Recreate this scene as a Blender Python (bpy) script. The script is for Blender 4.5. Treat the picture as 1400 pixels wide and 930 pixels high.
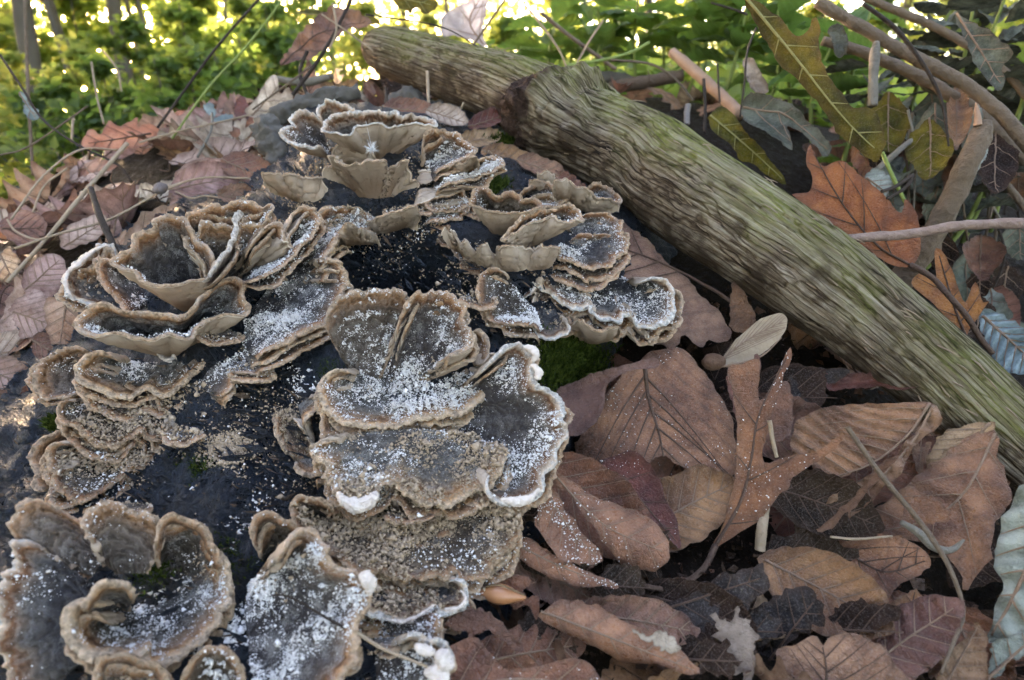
# Bracket fungi on a rotten log in autumn leaf litter.  1 Blender unit = 10 cm.
import bpy, math, random
import numpy as np
from mathutils import Vector
from mathutils.geometry import delaunay_2d_cdt

random.seed(7)
rng = np.random.default_rng(7)
scene = bpy.context.scene
for o in list(bpy.data.objects):
    bpy.data.objects.remove(o)
scene.unit_settings.system = 'METRIC'
scene.unit_settings.scale_length = 0.1
COL = scene.collection

# ------------------------------------------------------------------ camera
FPX = 778.0                      # focal length in pixels of the 1400 x 930 photograph
PITCH = math.radians(-22.0)
cam_d = bpy.data.cameras.new('camera')
cam = bpy.data.objects.new('camera', cam_d)
COL.objects.link(cam)
cam.location = (0, 0, 0)
cam.rotation_euler = (math.pi / 2 + PITCH, 0, 0)
cam_d.sensor_width = 36.0
cam_d.lens = 36.0 * FPX / 1400.0
cam_d.clip_start = 0.02
cam_d.clip_end = 5000
cam_d.dof.use_dof = True
cam_d.dof.focus_distance = 2.6
cam_d.dof.aperture_fstop = 1.1
scene.camera = cam
CR = np.array([1.0, 0, 0])
CF = np.array([0, math.cos(PITCH), math.sin(PITCH)])
CU = np.array([0, -math.sin(PITCH), math.cos(PITCH)])


def ray(p):
    p = np.asarray(p, float)
    u = (p[..., 0] - 700.0) / FPX
    v = (465.0 - p[..., 1]) / FPX
    return u[..., None] * CR + v[..., None] * CU + CF


def unp(p, d):
    return ray(p) * np.asarray(d, float)[..., None]


# ------------------------------------------------------------------ sky and sun
sd = ray((78, 22)); sd = sd / np.linalg.norm(sd)
SUN_EL = math.radians(6.5)
SUN_AZ = math.atan2(sd[0], sd[1])             # from +Y towards +X
world = bpy.data.worlds.new('World')
scene.world = world
world.use_nodes = True
wn = world.node_tree
bgn = wn.nodes['Background']
sky = wn.nodes.new('ShaderNodeTexSky')
sky.sky_type = 'NISHITA'
sky.sun_disc = False
sky.sun_elevation = SUN_EL
sky.sun_rotation = SUN_AZ
sky.air_density = 0.8
sky.dust_density = 2.5
sky.ozone_density = 0.6
wn.links.new(sky.outputs[0], bgn.inputs[0])
bgn.inputs[1].default_value = 0.15
sl = bpy.data.lights.new('sun', 'SUN')
sl.energy = 2.0
sl.angle = math.radians(0.6)
sl.color = (1.0, 0.86, 0.66)
sun = bpy.data.objects.new('sun', sl)
COL.objects.link(sun)
sdir = Vector((math.sin(SUN_AZ) * math.cos(SUN_EL), math.cos(SUN_AZ) * math.cos(SUN_EL), math.sin(SUN_EL)))
sun.rotation_euler = (-sdir).to_track_quat('-Z', 'Y').to_euler()
sun.location = sdir * 50
vs = scene.view_settings
vs.view_transform = 'Standard'
vs.look = 'None'
vs.gamma = 1.0
vs.use_curve_mapping = False
vs.exposure = 5.7
vs.use_white_balance = True
vs.white_balance_temperature = 6600
vs.white_balance_tint = 26

# ------------------------------------------------------------------ numeric helpers
REG = {'A': (340, 120, 1400 / 360), 'B': (600, 220, 1216 / 340), 'C': (80, 260, 3.5), 'D': (30, 440, 1400 / 450),
       'E': (370, 380, 1121 / 410), 'F': (380, 640, 1090 / 340), 'G': (0, 670, 1216 / 340), 'H': (260, 690, 1400 / 380),
       'P': (720, 350, 1348 / 580), 'Q': (860, 600, 1400 / 540), 'S': (400, 600, 2.8), 'R': (880, 200, 1099 / 520),
       'V': (940, 0, 1400 / 460), 'W': (1040, 180, 985 / 360), 'X': (0, 0, 1395 / 480), 'Y': (0, 100, 1162 / 400),
       'Z': (360, 0, 1400 / 520), 'T': (700, 0, 1400 / 360), 'K': (480, 30, 1400 / 480), '0': (0, 0, 1.0)}


def px(reg, pts):
    ox, oy, s = REG[reg]
    q = np.asarray(pts, float)
    if q.ndim == 1:
        q = q[None]
    out = q.copy()
    out[:, 0] = ox + q[:, 0] / s
    out[:, 1] = oy + q[:, 1] / s
    return out


def _h(i, j, k):
    n = (i.astype(np.int64) * 374761393 + j.astype(np.int64) * 668265263 + k.astype(np.int64) * 2147483647 + 144665) & 0xffffffff
    n = ((n ^ (n >> 13)) * 1274126177) & 0xffffffff
    n = ((n ^ (n >> 16)) * 2246822519) & 0xffffffff
    n = n ^ (n >> 15)
    return (n & 0xffffff) / float(0xffffff) * 2 - 1


def vn(x, y=0.0, z=0.0):
    """value noise, -1..1"""
    x, y, z = np.broadcast_arrays(np.asarray(x, float), np.asarray(y, float), np.asarray(z, float))
    xi, yi, zi = np.floor(x), np.floor(y), np.floor(z)
    fx, fy, fz = x - xi, y - yi, z - zi
    fx = fx * fx * (3 - 2 * fx); fy = fy * fy * (3 - 2 * fy); fz = fz * fz * (3 - 2 * fz)
    r = 0
    for a in (0, 1):
        for b in (0, 1):
            for c in (0, 1):
                w = (fx if a else 1 - fx) * (fy if b else 1 - fy) * (fz if c else 1 - fz)
                r = r + w * _h(xi + a, yi + b, zi + c)
    return r


def fbm(x, y=0.0, z=0.0, o=4):
    r, a, f, t = 0, 1.0, 1.0, 0
    for k in range(o):
        r = r + a * vn(np.asarray(x) * f + 17.3 * k, np.asarray(y) * f + 5.1 * k, np.asarray(z) * f)
        t += a; a *= 0.5; f *= 2.03
    return r / t


def nrm(v):
    return v / np.maximum(np.linalg.norm(v, axis=-1, keepdims=True), 1e-9)


def catmull(p, n, closed=False, smooth=True):
    p = np.asarray(p, float)
    if closed:
        q = np.vstack([p[-1], p, p[0], p[1]])
    else:
        q = np.vstack([2 * p[0] - p[1], p, 2 * p[-1] - p[-2]]) if len(p) > 1 else None
    if q is None:
        return np.repeat(p, n, 0)
    out = []
    for i in range(1, len(q) - 2):
        t = np.linspace(0, 1, 12, endpoint=False)[:, None]
        p0, p1, p2, p3 = q[i - 1], q[i], q[i + 1], q[i + 2]
        if smooth:
            out.append(0.5 * (2 * p1 + (p2 - p0) * t + (2 * p0 - 5 * p1 + 4 * p2 - p3) * t * t + (3 * p1 - p0 - 3 * p2 + p3) * t ** 3))
        else:
            out.append(p1 + (p2 - p1) * t)
    out.append(q[-2][None])
    c = np.vstack(out)
    l = np.r_[0, np.cumsum(np.linalg.norm(np.diff(c[:, :3], axis=0), axis=1))]
    s = np.linspace(0, l[-1], n + 1)[:-1] if closed else np.linspace(0, l[-1], n)
    return np.stack([np.interp(s, l, c[:, k]) for k in range(c.shape[1])], 1)


def tps(pts, vals):
    pts = np.asarray(pts, float); n = len(pts)
    d = np.linalg.norm(pts[:, None] - pts[None], axis=-1)
    K = np.where(d > 0, d * d * np.log(d + 1e-9), 0) + np.eye(n) * 1e-3
    Pm = np.c_[np.ones(n), pts]
    A = np.block([[K, Pm], [Pm.T, np.zeros((3, 3))]])
    w = np.linalg.solve(A, np.r_[vals, 0, 0, 0])

    def f(q):
        q = np.asarray(q, float); sh = q.shape[:-1]; q = q.reshape(-1, 2)
        r = np.empty(len(q))
        for i in range(0, len(q), 20000):
            qq = q[i:i + 20000]
            dd = np.linalg.norm(qq[:, None] - pts[None], axis=-1)
            r[i:i + 20000] = (np.where(dd > 0, dd * dd * np.log(dd + 1e-9), 0) @ w[:n]) + w[n] + qq @ w[n + 1:]
        return r.reshape(sh)
    return f


# surface of the rotten log (control points: photo pixel -> distance along the view axis)
LOGC = [(-150, 1050, 1.6), (60, 900, 1.78), (250, 900, 1.75), (450, 900, 1.8), (600, 900, 1.9), (760, 900, 2.15), (250, 1060, 1.5), (600, 1060, 1.65),
        (-150, 640, 2.5), (0, 640, 2.38), (150, 640, 2.32), (340, 620, 2.27), (450, 650, 2.24), (560, 650, 2.22), (700, 650, 2.4), (820, 640, 2.9),
        (-120, 480, 3.6), (-20, 480, 3.35), (60, 490, 2.85), (200, 480, 2.68), (400, 480, 2.57), (550, 480, 2.52), (700, 470, 2.65), (790, 490, 2.85), (900, 480, 3.5),
        (-60, 350, 5.0), (60, 360, 4.3), (130, 345, 3.7), (200, 360, 3.05), (300, 330, 3.02), (450, 340, 3.0), (600, 340, 2.95), (750, 330, 3.02), (850, 340, 3.15), (950, 340, 3.8),
        (200, 260, 4.7), (280, 262, 3.75), (350, 250, 3.5), (500, 230, 3.4), (650, 250, 3.35), (800, 260, 3.5), (900, 240, 4.2),
        (300, 170, 5.9), (350, 200, 4.6), (420, 170, 3.9), (500, 150, 3.9), (600, 170, 3.8), (700, 190, 3.95), (480, 100, 5.9), (620, 110, 6.0), (300, 60, 7.5), (720, 150, 4.9), (850, 120, 6.5)]
_lf = tps([(a / 300, b / 300) for a, b, c in LOGC], [math.log(c) for a, b, c in LOGC])


def LD(p):
    return np.exp(_lf(np.asarray(p, float) / 300))


# ground height
GC = [(1100, 850, 2.10), (900, 850, 2.08), (700, 900, 2.02), (1350, 880, 2.2), (1000, 650, 2.72), (1250, 650, 2.68), (850, 600, 2.78), (900, 430, 3.2),
      (1000, 450, 3.1), (1150, 520, 2.98), (1380, 720, 2.6), (500, 1000, 1.85), (100, 1000, 2.0),
      (0, 480, 3.3), (100, 400, 3.5), (200, 300, 4.0), (300, 220, 4.7), (390, 150, 5.6), (0, 350, 4.3), (100, 260, 4.8), (170, 200, 5.4),
      (300, 170, 5.3), (500, 130, 5.6), (650, 120, 5.8), (1150, 260, 4.6), (1000, 170, 5.4), (1300, 450, 3.7), (1390, 480, 3.6), (950, 140, 6.2), (800, 130, 6.5)]
_gp = unp(np.array([g[:2] for g in GC], float), np.array([g[2] for g in GC]))
_gl = [tuple(r) for r in _gp] + [(0, 0, -1.75), (-2.2, 0.3, -1.75), (2.2, 0, -1.8), (0, -3, -1.9), (-4, 2, -2.0), (4, 1, -1.6), (-7, 5, -3.2), (-9, 9, -4.6),
                                 (-6, 8, -3.2), (-3, 9, -1.6), (0, 11, 0.0), (4, 10, -0.1), (8, 8, -0.5), (6, 4, -1.2), (9, 2, -1.6), (-9, 0, -2.8), (9, -4, -1.9), (-9, -4, -2.4), (9, 13, 0), (0, 15, -.8), (-3, 14, -3.0), (-8, 14, -4.5)]
_gl = np.array(_gl)
_gf = tps(_gl[:, :2] / 4, _gl[:, 2])


def GZ(x, y):
    x = np.asarray(x, float); y = np.asarray(y, float)
    near = _gf(np.stack(np.broadcast_arrays(np.clip(x, -10, 10) / 4, np.clip(y, -5, 15) / 4), -1))
    near = np.clip(near, -5.0, 0.6)
    r = np.hypot(x, y - 3)
    az = np.arctan2(x, np.maximum(y, 1e-3))
    far = -0.8 - 4.0 * np.clip((-az - 0.12) / 0.5, 0, 1) * np.clip(r / 40, 0.5, 2.0) + 0.5 * vn(x / 14, y / 14)
    w = np.clip((r - 9) / 8, 0, 1); w = w * w * (3 - 2 * w)
    return near * (1 - w) + far * w


def GD(p):
    """distance along the view axis at which the ray through a pixel meets the ground"""
    p = np.asarray(p, float).reshape(-1, 2)
    out = np.full(len(p), 6.0)
    R = ray(p)
    ds = np.linspace(1.2, 8, 240)
    for i in range(len(p)):
        q = ds[:, None] * R[i]
        hit = np.nonzero(q[:, 2] < GZ(q[:, 0], q[:, 1]))[0]
        if len(hit):
            out[i] = ds[hit[0]]
    return out


# ------------------------------------------------------------------ object helpers
def mesh_from(name, v, f, smooth=True, attrs=None):
    me = bpy.data.meshes.new(name)
    v = np.ascontiguousarray(v, np.float32)
    if isinstance(f, np.ndarray):
        k = f.shape[1]; n = len(f)
        me.vertices.add(len(v)); me.vertices.foreach_set('co', v.ravel())
        me.loops.add(n * k); me.loops.foreach_set('vertex_index', np.ascontiguousarray(f, np.int32).ravel())
        me.polygons.add(n); me.polygons.foreach_set('loop_start', np.arange(0, n * k, k, dtype=np.int32))
        me.update(calc_edges=True)
    else:
        me.from_pydata(v.tolist(), [], f)
    if smooth:
        me.polygons.foreach_set('use_smooth', np.ones(len(me.polygons), bool))
    for k_, a in (attrs or {}).items():
        at = me.attributes.new(k_, 'FLOAT', 'POINT')
        at.data.foreach_set('value', np.ascontiguousarray(a, np.float32).ravel())
    me.validate()
    return me


def mobj(name, me, mat, parent=None, loc=None):
    o = bpy.data.objects.new(name, me)
    if mat is not None and not me.materials:
        me.materials.append(mat)
    COL.objects.link(o)
    if parent is not None:
        o.parent = parent
    if loc is not None:
        o.location = loc
    return o


def tag(o, label=None, cat=None, group=None, kind=None):
    if label: o['label'] = label
    if cat: o['category'] = cat
    if group: o['group'] = group
    if kind: o['kind'] = kind
    return o


def empty(name, loc, label, cat, group=None):
    o = bpy.data.objects.new(name, None)
    o.empty_display_size = 0.05
    COL.objects.link(o)
    o.location = Vector([float(c) for c in loc])
    return tag(o, label, cat, group)


def grid_faces(nr, nt, closed=False):
    i = np.arange(nr - 1)[:, None]; m = nt if closed else nt - 1
    j = np.arange(m)[None]
    a = i * nt + j; b = i * nt + (j + 1) % nt
    return np.stack([a, b, b + nt, a + nt], -1).reshape(-1, 4)


def frames(p):
    t = nrm(np.gradient(p, axis=0))
    up = np.array([0.13, 0.21, 0.97])
    n = nrm(np.cross(t, up)); b = np.cross(n, t)
    return t, n, b


def tube_geo(pts, rad, ns=8, rough=0.0, freq=6.0, n=None, seed=0.0, caps=True):
    """tapered tube through pts (k,3); rad (k,) -> verts, quads, u, angle"""
    pts = np.asarray(pts, float); rad = np.asarray(rad, float) * np.ones(len(pts))
    if n is None:
        n = max(4, len(pts) * 5)
    c = catmull(np.c_[pts, rad], n)
    p, r = c[:, :3], np.maximum(c[:, 3], 1e-4)
    t, a, b = frames(p)
    th = np.linspace(0, 2 * math.pi, ns, endpoint=False)
    ring = np.cos(th)[None, :, None] * a[:, None] + np.sin(th)[None, :, None] * b[:, None]
    rr = np.repeat(r[:, None], ns, 1)
    if rough:
        q = p[:, None] + ring * r[:, None, None]
        rr = rr * (1 + rough * fbm(q[..., 0] * freq + seed, q[..., 1] * freq, q[..., 2] * freq, 3))
    v = (p[:, None] + ring * rr[..., None]).reshape(-1, 3)
    f = grid_faces(n, ns, True)
    f = [tuple(x) for x in f.tolist()]
    if caps:
        f.append(tuple(range(ns - 1, -1, -1)))
        f.append(tuple(range((n - 1) * ns, n * ns)))
    return v, f


class Acc:
    """collects pieces of ONE part"""
    def __init__(s): s.v = []; s.f = []; s.n = 0
    def add(s, v, f):
        s.v.append(np.asarray(v)); s.f += [tuple(i + s.n for i in x) for x in f]; s.n += len(v)
    def mesh(s, name, base=(0, 0, 0), smooth=True):
        return mesh_from(name, np.vstack(s.v) - np.asarray(base, float), s.f, smooth)


def tilt_normal(anchor, a, b=0.0):
    """normal leaning a degrees from world up towards the camera, b degrees to the right"""
    h = -np.array([anchor[0], anchor[1], 0.0]); h = h / np.linalg.norm(h)
    s = np.array([-h[1], h[0], 0.0])
    if s[0] < 0: s = -s
    a = math.radians(a); b = math.radians(b)
    n = math.cos(a) * np.array([0, 0, 1.0]) + math.sin(a) * h
    n = math.cos(b) * n + math.sin(b) * s
    return n / np.linalg.norm(n)


def to_plane(p, anchor, n, lo=None, hi=None):
    R = ray(p)
    den = R @ n
    den = np.where(np.abs(den) < 0.03, np.where(den < 0, -0.03, 0.03), den)
    d = (anchor @ n) / den
    if lo is not None:
        d = np.clip(d, lo, hi)
    return R * d[:, None]
# ------------------------------------------------------------------ materials
class NT:
    def __init__(s, name):
        s.m = bpy.data.materials.new(name); s.m.use_nodes = True
        s.t = s.m.node_tree; s.t.nodes.clear()
        s.out = s.n('ShaderNodeOutputMaterial')
    def n(s, typ, **kw):
        x = s.t.nodes.new(typ)
        for k, v in kw.items(): setattr(x, k, v)
        return x
    def link(s, a, b): s.t.links.new(a, b)
    def set(s, inp, v):
        if isinstance(v, bpy.types.NodeSocket): s.t.links.new(v, inp)
        elif isinstance(v, (tuple, list)) and len(v) == 3 and inp.type == 'RGBA': inp.default_value = (*v, 1)
        else: inp.default_value = v
    def math(s, op, a, b=0.0, clamp=False):
        x = s.n('ShaderNodeMath', operation=op); x.use_clamp = clamp
        s.set(x.inputs[0], a); s.set(x.inputs[1], b); return x.outputs[0]
    def mix(s, f, a, b, typ='MIX'):
        x = s.n('ShaderNodeMix', data_type='RGBA'); x.blend_type = typ
        s.set(x.inputs[0], f); s.set(x.inputs[6], a); s.set(x.inputs[7], b); return x.outputs[2]
    def coord(s, scale=(1, 1, 1), rot=(0, 0, 0), src='Object'):
        c = s.n('ShaderNodeTexCoord'); m = s.n('ShaderNodeMapping')
        m.inputs['Scale'].default_value = scale; m.inputs['Rotation'].default_value = rot
        s.link(c.outputs[src], m.inputs[0]); return m.outputs[0]
    def noise(s, vec, scale, detail=4, rough=0.55, dist=0.0):
        x = s.n('ShaderNodeTexNoise'); s.link(vec, x.inputs['Vector'])
        x.inputs['Scale'].default_value = scale; x.inputs['Detail'].default_value = detail
        x.inputs['Roughness'].default_value = rough; x.inputs['Distortion'].default_value = dist
        return x.outputs['Fac']
    def ramp(s, f, stops, interp='LINEAR'):
        x = s.n('ShaderNodeValToRGB'); e = x.color_ramp.elements; x.color_ramp.interpolation = interp
        while len(e) < len(stops): e.new(0.5)
        for k, (p, c) in enumerate(stops):
            e[k].position = p
            e[k].color = (*c, 1) if isinstance(c, (tuple, list)) else (c, c, c, 1)
        s.set(x.inputs[0], f); return x.outputs[0]
    def attr(s, name):
        x = s.n('ShaderNodeAttribute'); x.attribute_name = name; return x.outputs['Fac']
    def rand(s):
        return s.n('ShaderNodeObjectInfo').outputs['Random']
    def bsdf(s, col, rough, bump=None, strength=0.4, dist=0.01, spec=0.4, transl=None, tcol=None, sss=0.0):
        b = s.n('ShaderNodeBsdfPrincipled')
        s.set(b.inputs['Base Color'], col); s.set(b.inputs['Roughness'], rough)
        s.set(b.inputs['Specular IOR Level'], spec)
        if sss:
            b.inputs['Subsurface Weight'].default_value = sss
            b.inputs['Subsurface Radius'].default_value = (0.02, 0.012, 0.008)
        nor = None
        if bump is not None:
            bp = s.n('ShaderNodeBump'); bp.inputs['Strength'].default_value = strength; bp.inputs['Distance'].default_value = dist
            s.link(bump, bp.inputs['Height']); s.link(bp.outputs[0], b.inputs['Normal']); nor = bp.outputs[0]
        sh = b.outputs[0]
        if transl:
            t = s.n('ShaderNodeBsdfTranslucent'); s.set(t.inputs[0], tcol if tcol is not None else col)
            if nor is not None: s.link(nor, t.inputs['Normal'])
            mx = s.n('ShaderNodeMixShader'); mx.inputs[0].default_value = transl
            s.link(sh, mx.inputs[1]); s.link(t.outputs[0], mx.inputs[2]); sh = mx.outputs[0]
        s.link(sh, s.out.inputs['Surface'])
        return s.m


def cap_mat(name, stops, width, dust=0.25, band=0.14, rough=0.7):
    """upper surface: colour zones follow the distance (mm) from the margin"""
    m = NT(name)
    c = m.coord()
    d = m.attr('rimd')
    n1 = m.noise(c, 14, 4)
    n2 = m.noise(c, 55, 5, 0.65)
    n3 = m.noise(c, 190, 3, 0.7)
    dd = m.math('ADD', d, m.math('MULTIPLY', m.math('SUBTRACT', n1, 0.5), 5.0))
    dd = m.math('ADD', dd, m.math('MULTIPLY', m.math('SUBTRACT', n2, 0.5), 3.0))
    col = m.ramp(m.math('DIVIDE', dd, width), stops)
    bands = m.math('SINE', m.math('ADD', m.math('MULTIPLY', dd, 1.5), m.math('MULTIPLY', n1, 14.0)))
    bv = m.math('ADD', 1.0, m.math('MULTIPLY', bands, band))
    col = m.mix(1.0, col, m.ramp(bv, [(0.0, 0.0), (1.0, 1.0)]), 'MULTIPLY') if False else m.mix(m.math('MULTIPLY', m.math('SUBTRACT', 1.0, bv), 1.0, True), col, (0.03, 0.024, 0.02))
    col = m.mix(m.math('MULTIPLY', m.math('SUBTRACT', bv, 1.0), 0.55, True), col, (0.42, 0.36, 0.30))
    mot = m.ramp(n2, [(0.32, 0.42), (0.66, 1.35)])
    col = m.mix(1.0, col, mot, 'MULTIPLY')
    dm = m.math('MULTIPLY', m.ramp(m.math('ADD', m.math('MULTIPLY', n1, 0.55), m.math('MULTIPLY', n3, 0.45)), [(0.50, 0.0), (0.60, 1.0)]), dust)
    col = m.mix(dm, col, (0.55, 0.52, 0.47))
    tw = m.mix(m.math('MULTIPLY', m.rand(), 0.35), col, m.mix(0.5, col, (0.24, 0.15, 0.09)))
    bh = m.math('ADD', m.math('MULTIPLY', n3, 0.5), m.math('ADD', n2, m.math('MULTIPLY', bands, 0.18)))
    return m.bsdf(tw, m.ramp(n2, [(0.3, rough - 0.2), (0.7, rough + 0.1)]), bh, 0.9, 0.025, 0.10)


CREAM, BUFF, TAN = (0.60, 0.41, 0.26), (0.42, 0.215, 0.098), (0.22, 0.095, 0.040)
MC = {}
MC['slate'] = cap_mat('cap_slate', [(0.0, CREAM), (0.07, BUFF), (0.19, TAN), (0.30, (0.15, 0.10, 0.07)), (0.48, (0.078, 0.070, 0.066)), (1.0, (0.026, 0.031, 0.039))], 17.0, 0.42)
MC['white'] = cap_mat('cap_white', [(0.0, (0.74, 0.68, 0.60)), (0.06, (0.62, 0.47, 0.33)), (0.2, TAN), (0.4, (0.19, 0.14, 0.105)), (0.6, (0.075, 0.07, 0.066)), (1.0, (0.030, 0.032, 0.036))], 15.0, 0.14)
MC['brown'] = cap_mat('cap_brown', [(0.0, (0.50, 0.34, 0.21)), (0.06, (0.36, 0.185, 0.088)), (0.16, (0.20, 0.10, 0.052)), (0.3, (0.13, 0.092, 0.06)), (0.6, (0.085, 0.066, 0.048)), (1.0, (0.04, 0.032, 0.025))], 13.0, 0.18)
MC['tan'] = cap_mat('cap_tan', [(0.0, (0.55, 0.40, 0.27)), (0.08, (0.38, 0.20, 0.095)), (0.20, (0.26, 0.135, 0.065)), (0.34, (0.15, 0.105, 0.075)), (0.55, (0.125, 0.10, 0.08)), (1.0, (0.085, 0.075, 0.066))], 20.0, 0.16, 0.3)
MC['buff'] = cap_mat('cap_buff', [(0.0, (0.62, 0.45, 0.30)), (0.13, (0.46, 0.25, 0.115)), (0.30, (0.28, 0.135, 0.058)), (0.5, (0.24, 0.16, 0.10)), (0.7, (0.13, 0.11, 0.09)), (1.0, (0.08, 0.076, 0.07))], 14.0, 0.25)
MC['pale'] = cap_mat('cap_pale', [(0.0, (0.72, 0.63, 0.53)), (0.3, (0.58, 0.46, 0.36)), (0.7, (0.40, 0.30, 0.23)), (1.0, (0.28, 0.21, 0.17))], 13.0, 0.2, 0.1)

m = NT('pore_layer'); c = m.coord()
n1 = m.noise(c, 10, 4); n3 = m.noise(c, 260, 2, 0.8)
col = m.mix(n1, (0.35, 0.255, 0.175), (0.53, 0.43, 0.33))
col = m.mix(m.ramp(m.attr('rimd'), [(0.0, 1.0), (0.35, 0.0)]), col, (0.66, 0.55, 0.43))
col = m.mix(m.ramp(m.noise(c, 34, 5, 0.7), [(0.56, 0.0), (0.74, 0.6)]), col, (0.16, 0.10, 0.07))
col = m.mix(m.ramp(m.math('DIVIDE', m.attr('rimd'), 24.0), [(0.15, 0.0), (1.0, 0.75)]), col, (0.20, 0.12, 0.07))
PORE = m.bsdf(col, 0.9, m.math('ADD', n3, m.noise(c, 40, 3)), 0.6, 0.014, 0.12, sss=0.0)

m = NT('white_growth'); c = m.coord()
WHITE = m.bsdf(m.mix(m.noise(c, 30, 4), (0.74, 0.66, 0.58), (0.50, 0.38, 0.29)), 0.8, m.noise(c, 120, 4, 0.7), 0.5, 0.02, 0.2, sss=0.0)
m = NT('crumb_white'); CRW = m.bsdf(m.mix(m.noise(m.coord(), 9, 3), (0.82, 0.81, 0.80), (0.60, 0.52, 0.43)), 0.75, None, spec=0.3)
m = NT('crumb_tan'); CRT = m.bsdf(m.mix(m.noise(m.coord(), 12, 3), (0.50, 0.38, 0.26), (0.20, 0.135, 0.08)), 0.85, None, spec=0.2)

# wet rotten wood: dark, fibrous, glossy in places
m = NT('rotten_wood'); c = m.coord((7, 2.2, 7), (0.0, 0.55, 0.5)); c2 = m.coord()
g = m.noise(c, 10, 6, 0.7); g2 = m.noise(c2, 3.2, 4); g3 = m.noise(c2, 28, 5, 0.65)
col = m.mix(m.ramp(g, [(0.35, 0.0), (0.65, 1.0)]), (0.004, 0.006, 0.010), (0.040, 0.052, 0.070))  # bluish base colour stands in for sky reflected in the wet wood
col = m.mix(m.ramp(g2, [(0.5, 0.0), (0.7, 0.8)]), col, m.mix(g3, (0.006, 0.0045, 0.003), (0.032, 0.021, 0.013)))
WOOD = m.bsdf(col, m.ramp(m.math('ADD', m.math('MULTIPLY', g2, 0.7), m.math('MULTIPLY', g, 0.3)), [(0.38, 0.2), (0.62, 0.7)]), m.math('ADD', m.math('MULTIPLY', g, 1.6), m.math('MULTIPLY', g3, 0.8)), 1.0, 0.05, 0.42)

# weathered, mossy branch wood
m = NT('branch_wood')
gv = m.n('ShaderNodeCombineXYZ'); m.link(m.attr('along'), gv.inputs[0]); m.link(m.attr('ca'), gv.inputs[1]); m.link(m.attr('sa'), gv.inputs[2])
mp = m.n('ShaderNodeMapping'); mp.inputs['Scale'].default_value = (0.42, 9, 9); m.link(gv.outputs[0], mp.inputs[0])
g = m.noise(mp.outputs[0], 4.2, 6, 0.7, 0.15); gf = m.noise(mp.outputs[0], 15, 6, 0.75, 0.1)
c2 = m.coord(); n1 = m.noise(c2, 2.6, 5, 0.6); n2 = m.noise(c2, 45, 4, 0.7)
vo = m.n('ShaderNodeTexVoronoi'); vo.feature = 'DISTANCE_TO_EDGE'; vo.inputs['Scale'].default_value = 3.2
mp2 = m.n('ShaderNodeMapping'); mp2.inputs['Scale'].default_value = (0.5, 9, 9); m.link(gv.outputs[0], mp2.inputs[0])
wv = m.n('ShaderNodeVectorMath', operation='ADD'); m.link(mp2.outputs[0], wv.inputs[0])
nv_ = m.n('ShaderNodeTexNoise'); nv_.inputs['Scale'].default_value = 7.0; m.link(c2, nv_.inputs['Vector'])
sc_ = m.n('ShaderNodeVectorMath', operation='SCALE'); sc_.inputs['Scale'].default_value = 0.35; m.link(nv_.outputs['Color'], sc_.inputs[0]); m.link(sc_.outputs[0], wv.inputs[1])
m.link(wv.outputs[0], vo.inputs['Vector'])
crack = m.ramp(vo.outputs[0], [(0.0, 0.0), (0.11, 1.0)])
gg = m.math('ADD', m.math('MULTIPLY', g, 0.55), m.math('ADD', m.math('MULTIPLY', gf, 0.25), m.math('MULTIPLY', n1, 0.2)))
gg = m.math('MULTIPLY', gg, m.math('ADD', 0.80, m.math('MULTIPLY', crack, 0.22)))
col = m.ramp(gg, [(0.36, (0.018, 0.012, 0.008)), (0.43, (0.10, 0.070, 0.044)), (0.50, (0.24, 0.185, 0.125)), (0.62, (0.48, 0.41, 0.305))])
up = m.attr('up')
mossf = m.math('MULTIPLY', m.ramp(m.math('ADD', m.math('MULTIPLY', up, 0.26), n1), [(0.50, 0.0), (0.80, 1.0)]), m.ramp(gf, [(0.40, 0.15), (0.60, 0.85)]))
moss = m.mix(n2, (0.055, 0.075, 0.008), (0.30, 0.31, 0.055))
col = m.mix(mossf, col, moss)
under_brown = m.ramp(m.math('SUBTRACT', m.noise(c2, 6, 4), m.math('MULTIPLY', up, 0.22)), [(0.42, 0.0), (0.66, 0.9)])  # darker brown towards the lower side, broken up by noise
col = m.mix(under_brown, col, (0.055, 0.036, 0.022))
kn = m.noise(c2, 14, 6, 0.7)
col = m.mix(m.attr('knot'), col, m.ramp(kn, [(0.35, (0.012, 0.008, 0.006)), (0.55, (0.06, 0.036, 0.026)), (0.75, (0.17, 0.115, 0.085))]))
BRANCH = m.bsdf(col, 0.9, m.math('ADD', m.math('MULTIPLY', gg, 1.4), m.math('MULTIPLY', n2, 0.45)), 1.0, 0.045, 0.12)

m = NT('knot_bark'); c = m.coord(); g = m.noise(c, 16, 6, 0.7); 
KNOT = m.bsdf(m.ramp(g, [(0.3, (0.025, 0.015, 0.010)), (0.55, (0.11, 0.065, 0.045)), (0.75, (0.24, 0.17, 0.125))]), 0.9, g, 1.0, 0.05, 0.2)


def bark_mat(name, c0, c1, sc=30, rough=0.75):
    m = NT(name); c = m.coord((1, 1, 1)); g = m.noise(c, sc, 5, 0.65); g2 = m.noise(c, sc / 7, 3)
    col = m.mix(m.math('ADD', m.math('MULTIPLY', g, 0.6), m.math('MULTIPLY', g2, 0.4)), c0, c1)
    return m.bsdf(col, rough, g, 0.8, 0.03, 0.2)


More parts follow.
